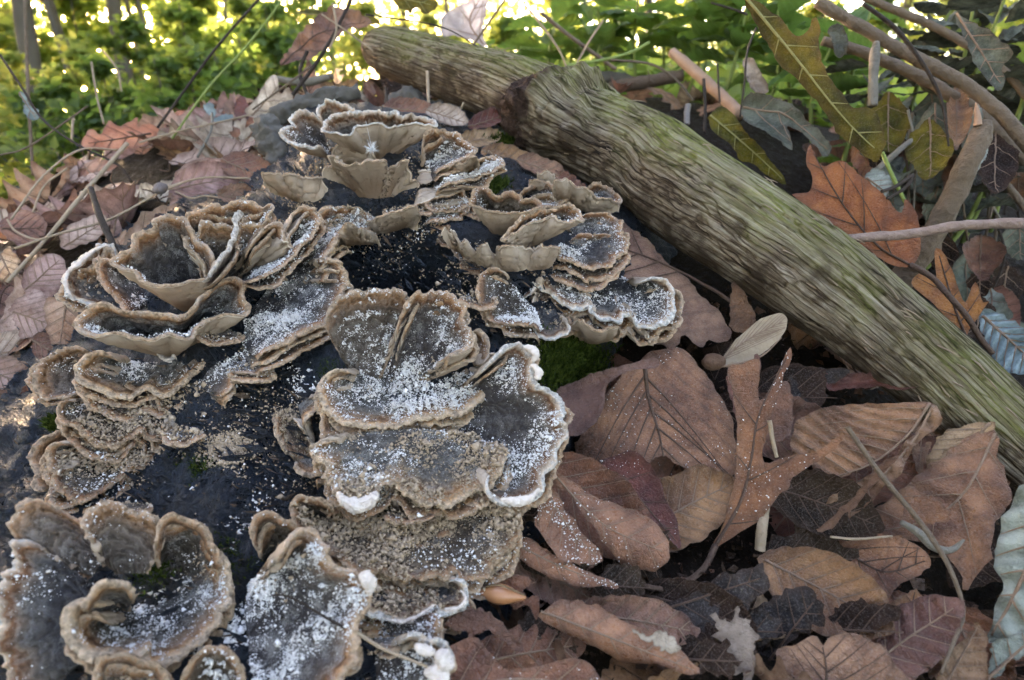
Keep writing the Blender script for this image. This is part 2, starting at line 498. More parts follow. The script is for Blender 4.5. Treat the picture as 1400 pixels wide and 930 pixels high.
STICK = bark_mat('stick_brown', (0.04, 0.025, 0.017), (0.16, 0.11, 0.075))
STRAW = bark_mat('straw', (0.17, 0.115, 0.07), (0.38, 0.29, 0.195), 22)
DARKTWIG = bark_mat('dark_twig', (0.012, 0.009, 0.007), (0.06, 0.042, 0.03))
GREYTWIG = bark_mat('grey_twig', (0.075, 0.066, 0.05), (0.24, 0.21, 0.165))
REDTWIG = bark_mat('peeling_twig', (0.05, 0.020, 0.013), (0.36, 0.26, 0.205), 24)
STEM = bark_mat('brown_stem', (0.045, 0.030, 0.019), (0.21, 0.15, 0.098), 26)
TRUNK = bark_mat('tree_bark', (0.05, 0.042, 0.032), (0.15, 0.125, 0.095), 1.5, 0.9)
GREENSTEM = bark_mat('green_stem', (0.10, 0.14, 0.03), (0.24, 0.28, 0.08), 12)
GREYWOOD = bark_mat('grey_wood', (0.022, 0.020, 0.017), (0.16, 0.14, 0.115), 16, 0.9)
SPLIT = bark_mat('split_wood', (0.16, 0.085, 0.05), (0.40, 0.26, 0.17), 10, 0.8)


def leaf_mat(name, c0, c1, spot=(0.05, 0.03, 0.02), rough=0.55, transl=0.12, spots=0.5, tcol=None, vein=None, vary=0.25):
    m = NT(name); c = m.coord(); 
    n1 = m.noise(c, 5.5, 5, 0.6); n2 = m.noise(c, 38, 5, 0.7); n3 = m.noise(c, 130, 3, 0.7)
    col = m.mix(m.ramp(n1, [(0.38, 0.0), (0.62, 1.0)]), m.mix(0.25, c0, (0.02, 0.012, 0.008)), m.mix(0.0, c1, c1))
    col = m.mix(m.math('MULTIPLY', m.ramp(n2, [(0.52, 0.0), (0.72, 1.0)]), spots), col, spot)
    col = m.mix(m.math('MULTIPLY', m.ramp(n3, [(0.5, 0.0), (0.7, 1.0)]), 0.3), col, m.mix(0.5, col, (0.5, 0.42, 0.36)))
    v = m.math('SUBTRACT', m.math('MULTIPLY', m.rand(), 2 * vary), vary)
    hs = m.n('ShaderNodeHueSaturation'); m.link(m.math('ADD', 1.0, v), hs.inputs['Value']); m.link(col, hs.inputs['Color'])
    m.link(m.math('ADD', 0.5, m.math('MULTIPLY', v, 0.06)), hs.inputs['Hue'])
    col = hs.outputs[0]
    fr = m.math('FRACT', m.attr('lat')); tri = m.math('ABSOLUTE', m.math('SUBTRACT', fr, 0.5))
    col = m.mix(m.math('MULTIPLY', m.ramp(tri, [(0.30, 0.0), (0.5, 1.0)]), 0.42), col, m.mix(0.65, col, (0.02, 0.012, 0.008)))
    col = m.mix(m.math('MULTIPLY', m.ramp(m.attr('edge'), [(0.0, 1.0), (0.10, 0.0)]), 0.4), col, (0.06, 0.033, 0.02))
    # fine net of veins as relief
    vo = m.n('ShaderNodeTexVoronoi'); vo.feature = 'DISTANCE_TO_EDGE'; m.link(c, vo.inputs['Vector']); vo.inputs['Scale'].default_value = 38
    net = m.ramp(vo.outputs[0], [(0.0, 0.0), (0.10, 1.0)])
    bh = m.math('ADD', m.math('MULTIPLY', net, 0.10), m.math('ADD', m.math('MULTIPLY', n2, 0.7), m.math('MULTIPLY', n3, 0.25)))
    return m.bsdf(col, m.ramp(n2, [(0.3, max(rough - 0.15, 0.1)), (0.7, min(rough + 0.2, 1))]), bh, 0.9, 0.02, (0.08 if rough > 0.58 else 0.2) if rough > 0.5 else 0.45, transl, tcol if tcol else col)


LM = {}
LM['brown'] = leaf_mat('leaf_brown', (0.135, 0.046, 0.019), (0.28, 0.122, 0.057), rough=0.36)
LM['mauve'] = leaf_mat('leaf_mauve', (0.15, 0.060, 0.034), (0.28, 0.138, 0.082), rough=0.4)
LM['pink'] = leaf_mat('leaf_pink', (0.19, 0.070, 0.033), (0.32, 0.138, 0.072), rough=0.32, spots=0.3)
LM['red'] = leaf_mat('leaf_red', (0.115, 0.030, 0.014), (0.21, 0.070, 0.034), rough=0.4, spots=0.4)
LM['oak'] = leaf_mat('leaf_oak', (0.15, 0.040, 0.015), (0.25, 0.080, 0.032), rough=0.38, spots=0.35)
LM['dark'] = leaf_mat('leaf_dark', (0.008, 0.0055, 0.004), (0.040, 0.023, 0.014), rough=0.75)  # near-black base, lowered so leaf-filled gaps look deeply shaded
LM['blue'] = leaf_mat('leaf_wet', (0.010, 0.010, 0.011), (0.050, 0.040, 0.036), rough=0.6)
LM['tan'] = leaf_mat('leaf_tan', (0.25, 0.135, 0.068), (0.40, 0.255, 0.15), rough=0.6)
LM['pale'] = leaf_mat('leaf_pale', (0.34, 0.25, 0.18), (0.55, 0.44, 0.34), rough=0.7)
LM['peach'] = leaf_mat('leaf_peach', (0.42, 0.235, 0.13), (0.55, 0.38, 0.25), rough=0.6, spots=0.25)
LM['lilac'] = leaf_mat('leaf_lilac', (0.31, 0.18, 0.135), (0.48, 0.32, 0.26), rough=0.6, spots=0.35)
LM['rust'] = leaf_mat('leaf_rust', (0.36, 0.135, 0.075), (0.48, 0.23, 0.14), rough=0.5, transl=0.25, spots=0.25)
LM['orange'] = leaf_mat('leaf_orange', (0.30, 0.082, 0.014), (0.43, 0.145, 0.03), spot=(0.16, 0.05, 0.015), rough=0.42, transl=0.25, spots=0.3)
LM['olive'] = leaf_mat('leaf_olive', (0.060, 0.064, 0.006), (0.16, 0.13, 0.010), spot=(0.08, 0.042, 0.01), rough=0.6, transl=0.22, spots=0.5)
LM['sage'] = leaf_mat('leaf_sage', (0.17, 0.195, 0.15), (0.36, 0.39, 0.33), spot=(0.09, 0.10, 0.07), rough=0.55)
LM['greygreen'] = leaf_mat('leaf_greygreen', (0.055, 0.07, 0.045), (0.17, 0.18, 0.125), spot=(0.04, 0.035, 0.02), rough=0.55)
LM['bluegreen'] = leaf_mat('leaf_bluegreen', (0.13, 0.19, 0.19), (0.27, 0.35, 0.35), spot=(0.08, 0.11, 0.10), rough=0.5)
LM['white'] = leaf_mat('leaf_white', (0.50, 0.44, 0.42), (0.66, 0.60, 0.57), spot=(0.3, 0.25, 0.22), rough=0.6, spots=0.3, transl=0.25)
LM['green'] = leaf_mat('leaf_green', (0.045, 0.10, 0.016), (0.085, 0.165, 0.03), spot=(0.05, 0.10, 0.02), rough=0.45, transl=0.42, spots=0.2, tcol=(0.20, 0.33, 0.05))
VEIN = bark_mat('vein_brown', (0.055, 0.030, 0.020), (0.12, 0.075, 0.05))
VEINL = bark_mat('vein_light', (0.16, 0.10, 0.065), (0.27, 0.18, 0.12))
VEING = bark_mat('vein_green', (0.16, 0.15, 0.05), (0.3, 0.26, 0.1))


def foliage_mat(name, c0, c1, t0, t1, transl=0.5):
    m = NT(name); c = m.coord(); n = m.noise(c, 0.55, 3); w = m.n('ShaderNodeTexWhiteNoise'); 
    ge = m.n('ShaderNodeNewGeometry'); m.link(ge.outputs['Random Per Island'], w.inputs['Vector']) if False else None
    r = ge.outputs['Random Per Island']
    col = m.mix(r, c0, c1); tc = m.mix(r, t0, t1)
    return m.bsdf(col, 0.5, None, spec=0.4, transl=transl, tcol=tc)


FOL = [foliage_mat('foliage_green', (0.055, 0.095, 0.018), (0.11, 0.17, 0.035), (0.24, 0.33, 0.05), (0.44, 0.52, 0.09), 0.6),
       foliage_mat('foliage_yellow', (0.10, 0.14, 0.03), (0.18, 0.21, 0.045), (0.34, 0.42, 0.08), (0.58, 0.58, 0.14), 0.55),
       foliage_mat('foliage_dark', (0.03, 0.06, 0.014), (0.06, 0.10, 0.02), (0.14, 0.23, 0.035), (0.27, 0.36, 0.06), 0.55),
       foliage_mat('foliage_sky_block', (0.02, 0.035, 0.012), (0.05, 0.075, 0.022), (0.03, 0.05, 0.012), (0.07, 0.09, 0.02), 0.25)]  # last one darkened, hardly translucent: cuts side light from the unseen canopy

m = NT('forest_soil'); c = m.coord(); n1 = m.noise(c, 1.6, 5); n2 = m.noise(c, 22, 6, 0.7); n3 = m.noise(c, 90, 4, 0.7)
col = m.mix(n2, (0.006, 0.0045, 0.003), (0.032, 0.021, 0.014))
col = m.mix(m.ramp(n3, [(0.55, 0.0), (0.7, 0.5)]), col, (0.09, 0.058, 0.038))
SOIL = m.bsdf(col, m.ramp(n2, [(0.35, 0.45), (0.6, 0.85)]), m.math('ADD', n2, m.math('MULTIPLY', n3, 0.5)), 1.0, 0.08, 0.08)
m = NT('moss'); MOSS = m.bsdf(m.mix(m.n('ShaderNodeNewGeometry').outputs['Random Per Island'], (0.014, 0.026, 0.004), (0.075, 0.10, 0.016)), 0.7, None, spec=0.1, transl=0.25)
m = NT('seed_coat'); c = m.coord(); g = m.noise(c, 20, 4)
SEED = m.bsdf(m.mix(g, (0.24, 0.085, 0.03), (0.42, 0.19, 0.08)), 0.32, g, 0.2, 0.01, 0.5)
m = NT('samara_wing'); c = m.coord(); 
SAM = m.bsdf(m.mix(m.noise(c, 30, 5, 0.7), (0.21, 0.145, 0.085), (0.37, 0.285, 0.185)), 0.6, m.noise(c, 60, 4), 0.5, 0.01, 0.3, 0.15)
m = NT('down'); DOWN = m.bsdf((0.75, 0.74, 0.72), 0.7, None)
def inside(poly, q):
    x, y = q[:, 0], q[:, 1]; r = np.zeros(len(q), bool)
    j = len(poly) - 1
    for i in range(len(poly)):
        xi, yi = poly[i]; xj, yj = poly[j]
        c = ((yi > y) != (yj > y)) & (x < (xj - xi) * (y - yi) / (yj - yi + 1e-12) + xi)
        r ^= c; j = i
    return r


# ------------------------------------------------------------------ ground
def build_ground():
    rr = np.r_[np.linspace(0.0, 9, 150), np.geomspace(9.2, 2500, 60)]
    th = np.linspace(-math.pi, math.pi, 260, endpoint=False)
    x = rr[:, None] * np.sin(th)[None]; y = 3 + rr[:, None] * np.cos(th)[None]
    z = GZ(x, y)
    w = np.exp(-(rr / 9) ** 2)[:, None]
    z = z + w * (0.05 * fbm(x * 2.2, y * 2.2, 0, 4) + 0.02 * fbm(x * 9, y * 9, 3, 3)) - 0.03
    me = mesh_from('ground', np.stack([x, y, z], -1).reshape(-1, 3), grid_faces(len(rr), len(th), True))
    tag(mobj('ground', me, SOIL), kind='structure')


build_ground()


# ------------------------------------------------------------------ rotten log
def build_log():
    gx = np.linspace(-190, 980, 300); gy = np.linspace(90, 1080, 280)
    X, Y = np.meshgrid(gx, gy)
    P = np.stack([X, Y], -1)
    d = LD(P)
    R = ray(P)
    p = R * d[..., None]
    # lumps, and long fibres of the rotting wood
    du = np.gradient(p, axis=1); dv = np.gradient(p, axis=0)
    n = nrm(np.cross(dv, du)); n = np.where((n @ -CF)[..., None] < 0, -n, n)
    lump = 0.07 * fbm(p[..., 0] * 4, p[..., 1] * 4, p[..., 2] * 4, 4) + 0.022 * fbm(p[..., 0] * 22, p[..., 1] * 22, p[..., 2] * 22, 3)
    q = p[..., 0] * 0.5 + p[..., 2] * 0.86 - 0.3 * p[..., 1]
    al = p[..., 0] * 0.8 - p[..., 2] * 0.5
    fib = 0.02 * fbm(q * 34, al * 3.5, 0, 3)
    # hollow below the upper brackets
    hol = 0.5 * np.exp(-(((X - 560) / 85) ** 2 + ((Y - 358) / 36) ** 2) ** 2) + 0.16 * np.exp(-(((X - 690) / 60) ** 2 + ((Y - 385) / 26) ** 2)) + 0.10 * np.exp(-(((X - 380) / 60) ** 2 + ((Y - 610) / 70) ** 2))
    p = p + n * (lump + fib - hol)[..., None]
    poly = np.array([(-200, 560), (-200, 1090), (990, 1090), (990, 480), (900, 230), (760, 165), (600, 135), (430, 145), (385, 180), (340, 240), (220, 280), (125, 335), (90, 400), (40, 470)], float)
    outm = ~inside(poly, P.reshape(-1, 2)).reshape(X.shape)
    p[..., 2] = np.where(outm, np.minimum(p[..., 2], GZ(p[..., 0], p[..., 1]) - 0.25), p[..., 2])
    ny, nx = X.shape
    back = p + R * 0.45 + np.array([0, 0, -0.45])
    back[..., 2] = np.where(outm, np.minimum(back[..., 2], GZ(back[..., 0], back[..., 1]) - 0.3), back[..., 2])
    v = np.vstack([p.reshape(-1, 3), back.reshape(-1, 3)])
    f1 = grid_faces(ny, nx); N = nx * ny
    ring = np.r_[np.arange(nx), np.arange(1, ny) * nx + nx - 1, (ny - 1) * nx + np.arange(nx - 2, -1, -1), np.arange(ny - 2, 0, -1) * nx]
    nxt = np.roll(ring, -1)
    side = np.stack([ring, nxt, nxt + N, ring + N], -1)
    base = np.array([0.0, 3.0, -1.3])
    me = mesh_from('wood', v - base, np.vstack([f1, f1[:, ::-1] + N, side]))
    t = empty('rotten_log', base, 'dark wet rotten log under the bracket fungi', 'log')
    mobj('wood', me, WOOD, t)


build_log()

# ------------------------------------------------------------------ mossy branch
BR = [(505, 66, 4.95, 24), (540, 74, 4.8, 36), (640, 106, 4.4, 44), (712, 132, 4.1, 52), (797, 180, 3.75, 62), (885, 222, 3.45, 68), (937, 262, 3.25, 72), (1030, 322, 3.02, 73),
      (1117, 383, 2.85, 72), (1205, 452, 2.7, 67), (1300, 530, 2.54, 64), (1370, 592, 2.42, 60), (1450, 665, 2.3, 56), (1540, 750, 2.2, 52)]


def build_branch():
    b = np.array(BR, float)
    pts = unp(b[:, :2], b[:, 2]); r = b[:, 3] / FPX * b[:, 2] * 0.93
    n, ns = 420, 200
    c = catmull(np.c_[pts, r], n)
    p, rad = c[:, :3], c[:, 3]
    t, a, bb = frames(p)
    th = np.linspace(0, 2 * math.pi, ns, endpoint=False)
    ring = np.cos(th)[None, :, None] * a[:, None] + np.sin(th)[None, :, None] * bb[:, None]
    s = np.r_[0, np.cumsum(np.linalg.norm(np.diff(p, axis=0), axis=1))]
    ca, sa = np.cos(th)[None] + 0 * s[:, None], np.sin(th)[None] + 0 * s[:, None]
    S = s[:, None] + 0 * ca
    tw = S * 0.05
    ca2, sa2 = np.cos(th[None] + tw), np.sin(th[None] + tw)
    g = 0.045 * fbm(S * 0.9, ca2 * 1.7, sa2 * 1.7, 3)
    ridge = -(1 - np.clip(np.abs(fbm(S * 0.3, ca2 * 8, sa2 * 8, 3)) * 5, 0, 1)) ** 2 * 0.035 - (1 - np.clip(np.abs(fbm(S * 0.6, ca2 * 22, sa2 * 22, 2)) * 4, 0, 1)) ** 2 * 0.022
    pits = -0.03 * np.clip(fbm(S * 6, ca * 5, sa * 5, 3) - 0.25, 0, 1) * 3
    R = rad[:, None] * (1 + 2.1 * g + 1.6 * ridge + pits)
    R *= np.clip(1 - np.exp(-(S) / 0.03), 0.25, 1)
    v = p[:, None] + ring * R[..., None]
    # knot: the collar and hollow scar of a lost side limb, facing the viewer's lower left
    kc = unp(np.array([[716.0, 160.0]]), np.array([3.80]))[0]
    rel = v - kc
    lx = rel @ nrm(t[n // 4]); ly = rel @ np.array([0, 0, 1.0]); ld_ = rel @ CF
    front = np.clip(0.5 - ld_ / 0.5, 0, 1)
    wob = 1 + 0.35 * fbm(v[..., 0] * 6, v[..., 1] * 6, v[..., 2] * 6, 3)
    e = np.sqrt((np.where(lx < 0, lx / 0.22, lx / 0.55)) ** 2 + ((ly + 0.05) / 0.30) ** 2) * wob
    bump = np.clip(1 - e, 0, 1) ** 0.6 * front
    v = v + (ring * 0.6 - CF * 0.5 - nrm(t[n // 4]) * 0.35)[:, :] * (0.36 * bump * (1 + 0.5 * fbm(v[..., 0] * 14, v[..., 1] * 14, v[..., 2] * 14, 3)))[..., None]
    knot = np.clip((1.10 - np.sqrt(((lx + 0.03) / 0.30) ** 2 + ((ly + 0.06) / 0.33) ** 2) * wob) * 4, 0, 1) * (front > 0.15)
    f = grid_faces(n, ns, True)
    up = (ring[..., 2]).reshape(-1)
    base = p[n // 2]
    attrs = {'along': S.reshape(-1), 'ca': ca2.reshape(-1) * 0.25, 'sa': sa2.reshape(-1) * 0.25, 'up': up, 'knot': knot.reshape(-1)}
    me = mesh_from('weathered_wood', v.reshape(-1, 3) - base, f, attrs=attrs)
    root = empty('fallen_branch', base, 'thick fallen branch with green moss, lying across the leaves on the right', 'branch')
    mobj('weathered_wood', me, BRANCH, root)
    # far broken end
    acc = Acc()
    e0 = p[0]
    acc.add(*tube_geo(np.array([p[6], p[1], p[0] - t[0] * 0.05]), [rad[4] * 0.9, rad[1] * 0.8, rad[0] * 0.35], 28, 0.35, 9, 14))
    mobj('broken_end', acc.mesh('broken_end', base), KNOT, root)
    # loose fibres standing off the weathered wood
    acc = Acc()
    idx = rng.integers(10, n - 10, 420)
    for i in idx:
        k = rng.integers(0, ns)
        if ring[i, k, 2] < -0.3: continue
        q = v_ = (p[i] + ring[i, k] * R[i, k] * 0.99)
        L = rng.uniform(0.03, 0.11)
        dirn = t[i] * rng.choice([-1, 1]) + ring[i, k] * rng.uniform(0.0, 0.35) + rng.normal(0, 0.15, 3)
        dirn = dirn / np.linalg.norm(dirn)
        acc.add(*tube_geo(np.array([q, q + dirn * L * 0.5 + ring[i, k] * 0.006, q + dirn * L]), [0.0035, 0.003, 0.001], 4, n=5))
    tag(mobj('wood_fibres', acc.mesh('wood_fibres', base), STRAW, root), kind='stuff')


build_branch()

# ------------------------------------------------------------------ bracket fungus builder
CRUMB_W, CRUMB_T = [], []      # (points, normals, sizes)


def scatter_on(pos, nor, rimd, n, store, thr=0.05, sc=7.0, size=(0.0014, 0.0026), pile=0.012, edge=1.5):
    """crumbs lying on a grid surface pos (ns,nt,3): clumped"""
    n = int(n * 3.0); thr = thr + 0.06
    ns, nt = pos.shape[:2]
    a = np.linalg.norm(np.cross(pos[1:, :-1] - pos[:-1, :-1], pos[:-1, 1:] - pos[:-1, :-1]), axis=-1)
    pr = (a / a.sum()).ravel()
    m = n * 5
    k = rng.choice(len(pr), m, p=pr)
    i, j = k // a.shape[1], k % a.shape[1]
    u, w = rng.random((m, 1)), rng.random((m, 1))
    q = pos[i, j] * (1 - u) * (1 - w) + pos[i + 1, j] * u * (1 - w) + pos[i, j + 1] * (1 - u) * w + pos[i + 1, j + 1] * u * w
    nn = nor[i, j]; rd = rimd[i, j]
    f = fbm(q[:, 0] * sc, q[:, 1] * sc, q[:, 2] * sc, 4) + 0.35 * fbm(q[:, 0] * sc * 6, q[:, 1] * sc * 6, q[:, 2] * sc * 6, 2)
    keep = (f + rng.normal(0, 0.16, m) > thr) & (rd > edge * rng.random(m)) & (nn[:, 2] > 0.05)
    q, nn, f = q[keep][:n], nn[keep][:n], f[keep][:n]
    dens = np.clip((f - thr) * 3, 0, 1)
    s = rng.lognormal(math.log((size[0] + size[1]) / 2.3), 0.5, len(q)) * (0.8 + 0.6 * dens)
    q = q + nn * (s * 0.4 + pile * dens * rng.random(len(q)))[:, None]
    store.append((q, s))


CAPS = []


def cap(reg, rim, att, a, b=0.0, off=0.15, closed=False, sag=-0.06, lip=0.022, wave=0.02, mat='slate', cr=0, fr=0, thr=0.05,
        label='', white=None, doff=0.03, frill=0.006, pile=0.014, flute=0.012):
    rimp = px(reg, rim); attp = px(reg, att)
    CAPS.append((rimp, attp, a, b, off, closed, mat, label, doff))
    L = np.linalg.norm(np.diff(np.vstack([rimp, rimp[:1]]) if closed else rimp, axis=0), axis=1).sum()
    nt = int(np.clip(L * 0.75, 60, 260)); ns = 34
    rp = catmull(rimp, nt, closed)
    da = LD(attp) - doff
    A3 = unp(attp, da + 0.012)
    d0 = float(da.mean()) - off
    cpx = rimp.mean(0)
    anc = unp(cpx[None], np.array([d0]))[0]
    n = tilt_normal(anc, a, b)
    R3 = to_plane(rp, anc, n, d0 - 0.42, d0 + 0.42)
    if closed or len(A3) == 1:
        I3 = np.repeat(A3.mean(0)[None], nt, 0)
        if closed:
            I3 = I3 + (R3 - R3.mean(0)) * 0.12
    else:
        I3 = catmull(A3, nt)
    seed = (hash_ := sum(ord(ch) * (k + 1) for k, ch in enumerate(label))) % 977 * 1.37
    seg = np.linalg.norm(np.roll(R3, -1, 0) - R3, axis=1)
    arc = np.cumsum(seg); per = arc[-1] if closed else None
    Lr = np.linalg.norm(R3 - I3, axis=1)

    def ring_noise(k, sd):
        if closed:
            an = arc / per * 2 * math.pi; rr = per * k / (2 * math.pi)
            return fbm(np.cos(an) * rr + sd, np.sin(an) * rr, sd, 2)
        return fbm(arc * k + sd, sd, 0, 2)
    # uneven, lobed margin
    out = nrm(R3 - I3)
    lip = lip * 0.5
    en = np.ones(nt) if closed else np.clip(np.minimum(np.arange(nt), nt - 1 - np.arange(nt)) / (0.09 * nt), 0, 1) ** 0.7
    R3 = R3 + out * (0.022 * ring_noise(11, seed) + 0.014 * ring_noise(34, seed + 3) + 0.008 * ring_noise(85, seed + 5))[:, None]
    R3 = R3 - out * (0.10 * Lr * (1 - en) ** 2)[:, None]
    s = np.linspace(0.02, 1, ns) ** 0.85
    S = s[:, None]
    X = I3[None] + (R3 - I3)[None] * S[..., None]
    rimd = (1 - S) * Lr[None] * 100.0          # mm
    h = sag * 4 * S * (1 - S) * Lr[None]
    h = h + wave * S ** 2 * (1.0 * ring_noise(5.5, seed + 7) + 0.55 * ring_noise(15, seed + 9))[None]
    h = h + frill * S ** 7 * ring_noise(38, seed + 11)[None]
    h = h - 0.05 * (1 - en)[None] ** 2 * S
    b0 = nrm(np.cross(np.gradient(X, axis=0), (np.roll(X, -1, 1) - np.roll(X, 1, 1)) if closed else np.gradient(X, axis=1)))
    if (b0[ns // 2:] @ n).mean() < 0: b0 = -b0
    q = X
    X = X + n * h[..., None]
    if a < 0: flute = flute * 2.0
    h = flute * S * (ring_noise(7, seed + 31) + 0.6 * ring_noise(19, seed + 33))[None] + 0.010 * fbm(q[..., 0] * 13, q[..., 1] * 13, q[..., 2] * 13 + seed, 3) * S
    h = h + 0.0009 * np.sin(rimd * 1.9 + 2.5 * fbm(q[..., 0] * 9, q[..., 1] * 9, seed, 2)) * np.clip(rimd / 1.5, 0, 1)
    h = h - 0.008 * np.clip(1 - rimd / 2.2, 0, 1) ** 2
    zo = rimd + 1.6 * fbm(q[..., 0] * 8, q[..., 1] * 8, seed + 5, 2)
    for zc, za in ((3.4, 0.009), (7.5, 0.008), (13.0, 0.007)):
        h = h - za * (1 / (1 + np.exp(-(zo - zc) * 3.5)) - 1 / (1 + np.exp(-(zo - zc - 3.0) * 1.2)))
    X = X + b0 * h[..., None]
    ds = np.gradient(X, axis=0)
    if closed:
        dt = np.roll(X, -1, 1) - np.roll(X, 1, 1)
    else:
        dt = np.gradient(X, axis=1)
    N = nrm(np.cross(ds, dt))
    if (N[ns // 2:] @ n).mean() < 0: N = -N
    th = lip * (1.0 + 0.9 * (1 - S)) * (1 + 0 * Lr[None])
    outw = nrm(ds[-1]); N1 = N[-1]
    lipv = lip * (1 + 0.45 * ring_noise(14, seed + 21)) * (0.15 + 0.85 * en)
    th = th * (0.15 + 0.85 * en)[None]
    rows_top = [X[k] for k in range(ns)]; dtop = [rimd[k] for k in range(ns)]
    phis = np.radians([25, 55, 90, 120])
    for ph in phis:
        rows_top.append(X[-1] + outw * (0.55 * lipv * math.sin(ph))[:, None] - N1 * (lipv / 2 * (1 - math.cos(ph)))[:, None])
        dtop.append(np.full(nt, -0.2 * math.sin(ph)))
    topv = np.array(rows_top); topd = np.array(dtop)
    rows_b = [topv[-1]]; dbot = [np.zeros(nt)]
    for ph in np.radians([150, 180]):
        rows_b.append(X[-1] + outw * (0.55 * lipv * math.sin(ph))[:, None] - N1 * (lipv / 2 * (1 - math.cos(ph)))[:, None])
        dbot.append(np.zeros(nt))
    for k in range(ns - 2, -1, -2):
        rows_b.append(X[k] - N[k] * th[k][:, None]); dbot.append(rimd[k])
    botv = np.array(rows_b); botd = np.array(dbot)
    base = A3.mean(0)
    root = empty('bracket_fungus', base, label, 'fungus', 'brackets growing on the rotten log')
    f = grid_faces(len(topv), nt, closed)
    me = mesh_from('cap', topv.reshape(-1, 3) - base, f, attrs={'rimd': topd.ravel()})
    mobj('cap', me, MC[mat], root)
    me = mesh_from('pore_surface', botv.reshape(-1, 3) - base, grid_faces(len(botv), nt, closed), attrs={'rimd': botd.ravel()})
    mobj('pore_surface', me, PORE, root)
    for w in (white or []):
        wp, wr = w
        wq = catmull(px(reg, wp), 40)
        i = np.array([np.argmin(np.hypot(rp[:, 0] - x, rp[:, 1] - y)) for x, y in wq])
        dd = R3[i] @ CF - 0.012
        c3 = unp(wq, dd)
        k = len(c3); tt = np.linspace(0, 1, k)
        rad = wr * 0.42 * (0.2 + 0.8 * np.sin(np.pi * tt) ** 0.6)
        v, ff = tube_geo(c3, rad, 48, 0.0, 16, 110, seed)
        cc = np.repeat(catmull(c3, 110), 48, 0)
        dv = v - cc
        v = cc + dv * (1 + 0.55 * fbm(v[:, 0] * 28 + seed, v[:, 1] * 28, v[:, 2] * 28, 2) + 0.3 * fbm(v[:, 0] * 110, v[:, 1] * 110, v[:, 2] * 110, 3))[:, None]
        mobj('white_margin', mesh_from('white_margin', v - base, ff), WHITE, root)
    Xt = X if not closed else np.concatenate([X, X[:, :1]], 1)
    Nt = N if not closed else np.concatenate([N, N[:, :1]], 1)
    rt = rimd if not closed else np.concatenate([rimd, rimd[:, :1]], 1)
    if cr: scatter_on(Xt, Nt, rt, cr, CRUMB_W, thr, pile=pile)
    if fr: scatter_on(Xt, Nt, rt, fr, CRUMB_T, -0.15, 5.0, (0.002, 0.005), 0.02)
    return root


def crumb_mesh(name, store, mat, label, cat):
    q = np.vstack([a for a, b in store]); s = np.concatenate([b for a, b in store])
    n = len(q)
    oc = np.array([[1, 0, 0], [-1, 0, 0], [0, 1, 0], [0, -1, 0], [0, 0, 1], [0, 0, -1]], float)
    fa = np.array([[0, 2, 4], [2, 1, 4], [1, 3, 4], [3, 0, 4], [2, 0, 5], [1, 2, 5], [3, 1, 5], [0, 3, 5]])
    jit = oc[None] * rng.uniform(0.45, 1.35, (n, 6, 1)) + rng.normal(0, 0.22, (n, 6, 3))
    v = q[:, None] + jit * s[:, None, None]
    f = (np.arange(n)[:, None, None] * 6 + fa[None]).reshape(-1, 3)
    o = mobj(name, mesh_from(name, v.reshape(-1, 3), f, smooth=False), mat)
    tag(o, label, cat, kind='stuff')


